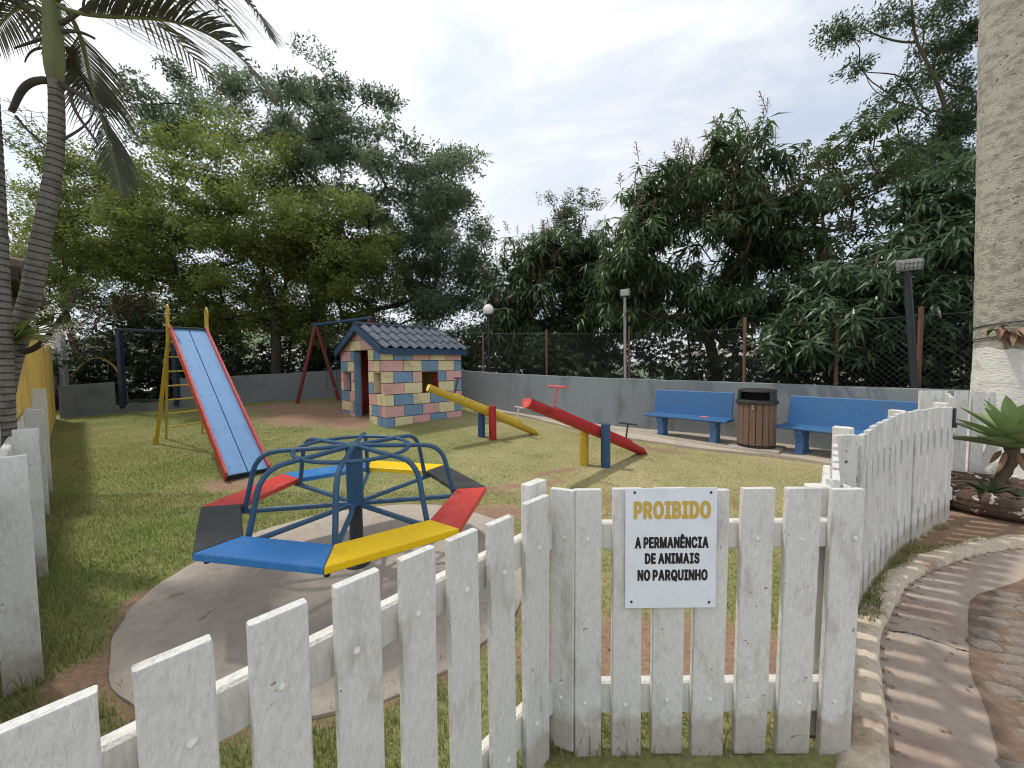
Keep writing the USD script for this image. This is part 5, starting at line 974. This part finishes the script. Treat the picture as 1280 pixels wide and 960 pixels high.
for k in range(16):
    o = np.array([*(RP+dvec*.335), 1.74])+np.array([-dvec[1], dvec[0], 0])*rng.uniform(-.16, .14)+Z*rng.uniform(-.04, .05); d = np.array([*dvec, 0])*rng.uniform(.5, 1)+rng.normal(0, .7, 3)+Z*-.3
    part(br, 'leaf', placed(leaflet(rng.uniform(.12, .2), .06, rng.uniform(.4, 1.0), .3, 3), frame(d), o), 'dead_leaf' if k % 5 else 'leaf_strap')
TC = np.array([4.62, 3.62]); ty = thing('tyre_planter', 'old worn tyre lying flat as a planter beside the picket latch', 'planter', (*TC, 0))
prof = [(.36, .02), (.40, .0), (.47, .015), (.515, .05), (.53, .075), (.523, .085), (.535, .095), (.535, .125), (.526, .132), (.536, .14), (.53, .165), (.51, .195), (.47, .225), (.42, .228), (.37, .20), (.355, .15)]
v, f = lathe(prof, 150, (*TC, 0)); th_ = np.arctan2(v[:, 1]-TC[1], v[:, 0]-TC[0]); rr_ = np.hypot(v[:, 0]-TC[0], v[:, 1]-TC[1]); gr = -.010*((np.sin(th_*44+v[:, 2]*30) > .55) & (rr_ > .505)); v[:, 0] += np.cos(th_)*gr; v[:, 1] += np.sin(th_)*gr; v += (meshkit.noise(v*9)[:, None]-.5)*.012; part(ty, 'tyre', (v, f), 'rubber', 40)
part(ty, 'earth', lathe([(.001, .20), (.2, .185), (.37, .16)], 30, (*TC, 0)), 'soil', 40)
def agave_leaf(L, w, d, droop, o):
    n = 9; v = []
    for i in range(n):
        s = i/(n-1); ww = w*(.45+.9*s)*(1-s**5)**.9 if s < .999 else 0; ww = w*max(.002, math.sin(math.pi*min(1, .2+.80*s))**.75) if s < .999 else .001
        zc = -droop*s*s*L; th = .014*(1-s)+.001
        v += [(s*L, ww/2, zc+.22*ww), (s*L, 0, zc+.0), (s*L, -ww/2, zc+.22*ww), (s*L, 0, zc-th)]
    f = []
    for i in range(n-1):
        a, b = i*4, i*4+4
        for l, m_ in ((0, 1), (1, 2), (2, 3), (3, 0)): f += [[a+l, b+l, b+m_], [a+l, b+m_, a+m_]]
    return placed((np.array(v), np.array(f)), frame(d), o)
AC = np.array([4.55, 3.52]); ag = thing('agave', 'pale green spineless agave rosette on a short brown trunk in the tyre', 'plant', (*AC, .18)); rng = np.random.default_rng(77)
AT = np.array([4.585, 3.50, .60]); part(ag, 'stem', tube(curve([(4.50, 3.55, .12), (4.52, 3.53, .28), (4.575, 3.505, .44), AT], 14), np.linspace(.04, .046, 14)*(1+.12*np.sin(np.arange(14)*2.1)), 12), 'bark_brown', True)
for k in range(26):
    a = k*2.39996; e = .08+1.2*(k/25)**.9; d = (math.cos(a)*math.cos(e), math.sin(a)*math.cos(e), math.sin(e)); part(ag, 'leaf', agave_leaf(.46*(1-.12*k/25)*rng.uniform(.92, 1.06), .175-.05*k/25, d, .06, AT+Z*(.0+.10*k/25)), 'leaf_agave', 40)
for k in range(6):
    a = k*1.1; d = (math.cos(a)*.5, math.sin(a)*.5, -1); part(ag, 'dry_leaf', placed(leaflet(rng.uniform(.16, .3), .04, .1, .5, 3), frame(d, (.3, .2, .1)), AT+np.array([math.cos(a), math.sin(a), 0])*.055-Z*.03), 'dead_leaf')
for k, (x, y, s, lb_) in enumerate(((4.28, 3.42, .75, 'larger green agave pup at the left rim of the tyre'), (4.40, 3.26, .5, 'smaller green agave pup at the front rim of the tyre'))):
    pu = thing('agave_pup', lb_, 'plant', (x, y, .2))
    for q in range(12):
        a = q*2.4; e = .15+.07*q; part(pu, 'leaf', agave_leaf(.24*s, .055*s, (math.cos(a)*math.cos(e), math.sin(a)*math.cos(e), math.sin(e)), .2, np.array([x, y, .20])), 'weed', 40)

# ------------------------------------------------------------------ grass
rng = np.random.default_rng(91)
house_poly = Polygon([tuple(hw(*c, 0)[:2]) for c in ((-.0, -.0), (HL, 0), (HL, HG), (0, HG))])
yard = Polygon([(-9.8, 8.2), (-2.0, 1.3), (-1.0, .42), (-.62, .55), (.1, 1.28), (1.15, 1.33), (1.85, 2.12), (4.2, 3.6), (5.2, 4.5), (4.2, 5.12), (3.2, 5.95), (1.35, 7.5), (.3, 8.7), (-2, 10.3), (-3.9, 11.2), (-6, 10.3), (-9.7, 8.3)])
verge = Polygon([(1.75, 2.02), (2.4, 2.47), (2.85, 2.78), (3.35, 3.07), (4.0, 3.4), (4.4, 3.1), (5.2, 3.1), (5.2, 2.98), (3.9, 2.97), (3.0, 2.72), (2.4, 2.42), (1.9, 1.95)])
def blades(n, box_, hmin, hmax, w, lean, poly, dens=None, tint_mul=1.0, cut=.55):
    x, y = rng.uniform(box_[0], box_[2], n), rng.uniform(box_[1], box_[3], n); k = inside(poly, x, y) & ~inside(house_poly, x, y) & (np.hypot(x-MGR[0], y-MGR[1]) > SLAB_R*.99+.05*rng.normal(size=n))
    k &= rng.random(n) > bare(x, y)*1.15
    if dens is not None: k &= rng.random(n) < dens(x, y)
    x, y = x[k], y[k]; n = len(x); h = rng.uniform(hmin, hmax, n)*(1.15-.45*dry(x, y))*(.6+.8*n2(x, y, 2.5, 12)); a = rng.uniform(0, 2*np.pi, n); l = rng.uniform(.2, 1, n)*lean*h; b = rng.uniform(0, 2*np.pi, n)
    z = G(x, y)+.0; o = np.stack([x, y, z-.004], 1); wv = np.stack([np.cos(a), np.sin(a), np.zeros(n)], 1)*w/2*rng.uniform(.6, 1.2, n)[:, None]; lv = np.stack([np.cos(b)*l, np.sin(b)*l, np.zeros(n)], 1)
    v = np.stack([o-wv, o+wv, o+lv*.35+Z*(h*.6)[:, None]-wv*.75, o+lv*.35+Z*(h*.6)[:, None]+wv*.75, o+lv+Z*h[:, None]], 1); f = np.array([[0, 1, 3], [0, 3, 2], [2, 3, 4]])
    d = np.clip(dry(x, y)+rng.normal(0, .16, n), 0, 1)[:, None]; c = (GREEN*(1-d)+STRAW*1.05*d)*rng.uniform(.75, 1.25, (n, 1))*tint_mul
    return v.reshape(-1, 3), (f[None]+(np.arange(n)*5)[:, None, None]).reshape(-1, 3), np.repeat(c, 5, 0)
gs = [blades(170000, (-5, .3, 2.5, 4.2), .014, .033, .0042, .8, yard), blades(230000, (-9.8, 3.6, 5.2, 11), .012, .030, .006, .8, yard), blades(16000, (-3, .3, -.2, 1.9), .03, .07, .0045, .7, yard)]
f_near = np.vstack([DR, [[.1, 1.28], [1.15, 1.33]]])
def nearfence(x, y):
    d = np.min([np.hypot(x-p[0], y-p[1]) for p in np.vstack([DR[:-1]*.5+DR[1:]*.5, DR, [[t, 1.37] for t in np.arange(.15, 1.15, .1)], [[-2.1-.764*t, 1.66+.645*t] for t in np.arange(-.4, 3.6, .15)]])], 0); return sst(.22, .03, d)
front = Polygon([(-2.2, 1.0), (-.9, .15), (-.62, .42), (.15, 1.2), (1.15, 1.24), (1.1, 1.14), (.3, .9), (-.4, .1), (-1.2, -.4)])
gs.append(blades(16000, (-2.2, -.4, 1.2, 1.3), .03, .09, .005, .8, front, None, .9)); gs.append(blades(42000, (-5, .3, 1.2, 4.2), .05, .14, .005, .8, yard, nearfence, .95)); gs.append(blades(60000, (1.7, 1.9, 5.2, 3.5), .03, .08, .006, .9, verge, lambda x, y: .15+.85*(n2(x, y, 4, 3) > .45), .8))
n_ = 0; fs_ = []
for v, f, c in gs: fs_.append(f+n_); n_ += len(v)
solo('grass', (np.vstack([g[0] for g in gs]), np.vstack(fs_)), 'tinted_blade', 'short patchy lawn grass, greener at left and drier at right', 'grass', kind='stuff', tint=np.vstack([g[2] for g in gs]))
# litter of fallen leaves on lawn and path
lv = []; rng = np.random.default_rng(95)
for k in range(900):
    x, y = rng.uniform(-6, 5), rng.uniform(1.2, 8); z = float(G(x, y))+.012
    if inside(ROADSIDE, np.array([x]), np.array([y]))[0]: z = PATH_Z+.006
    lv.append(placed(kite(rng.uniform(.02, .045), rng.uniform(.010, .02)), frame(np.array([*rng.normal(size=2), rng.normal(0, .15)])), (x, y, z)))
for k in range(500):
    s = rng.uniform(2.0, 6.2); i = np.argmin(np.abs(KERB[:, 1]-1.2)); p = KERB[min(149, i+int(rng.uniform(0, 70)))]-KN[i]*0; n = KN[min(149, i)]; p = p-n*abs(rng.normal(0, .025)); lv.append(placed(kite(rng.uniform(.012, .03), rng.uniform(.006, .014)), frame(np.array([*rng.normal(size=2), rng.normal(0, .2)])), (*p, PATH_Z+.006)))
solo('leaf_litter', join(*lv), 'dead_leaf', 'tiny dry leaves scattered over lawn and footpath', 'leaves', kind='stuff')
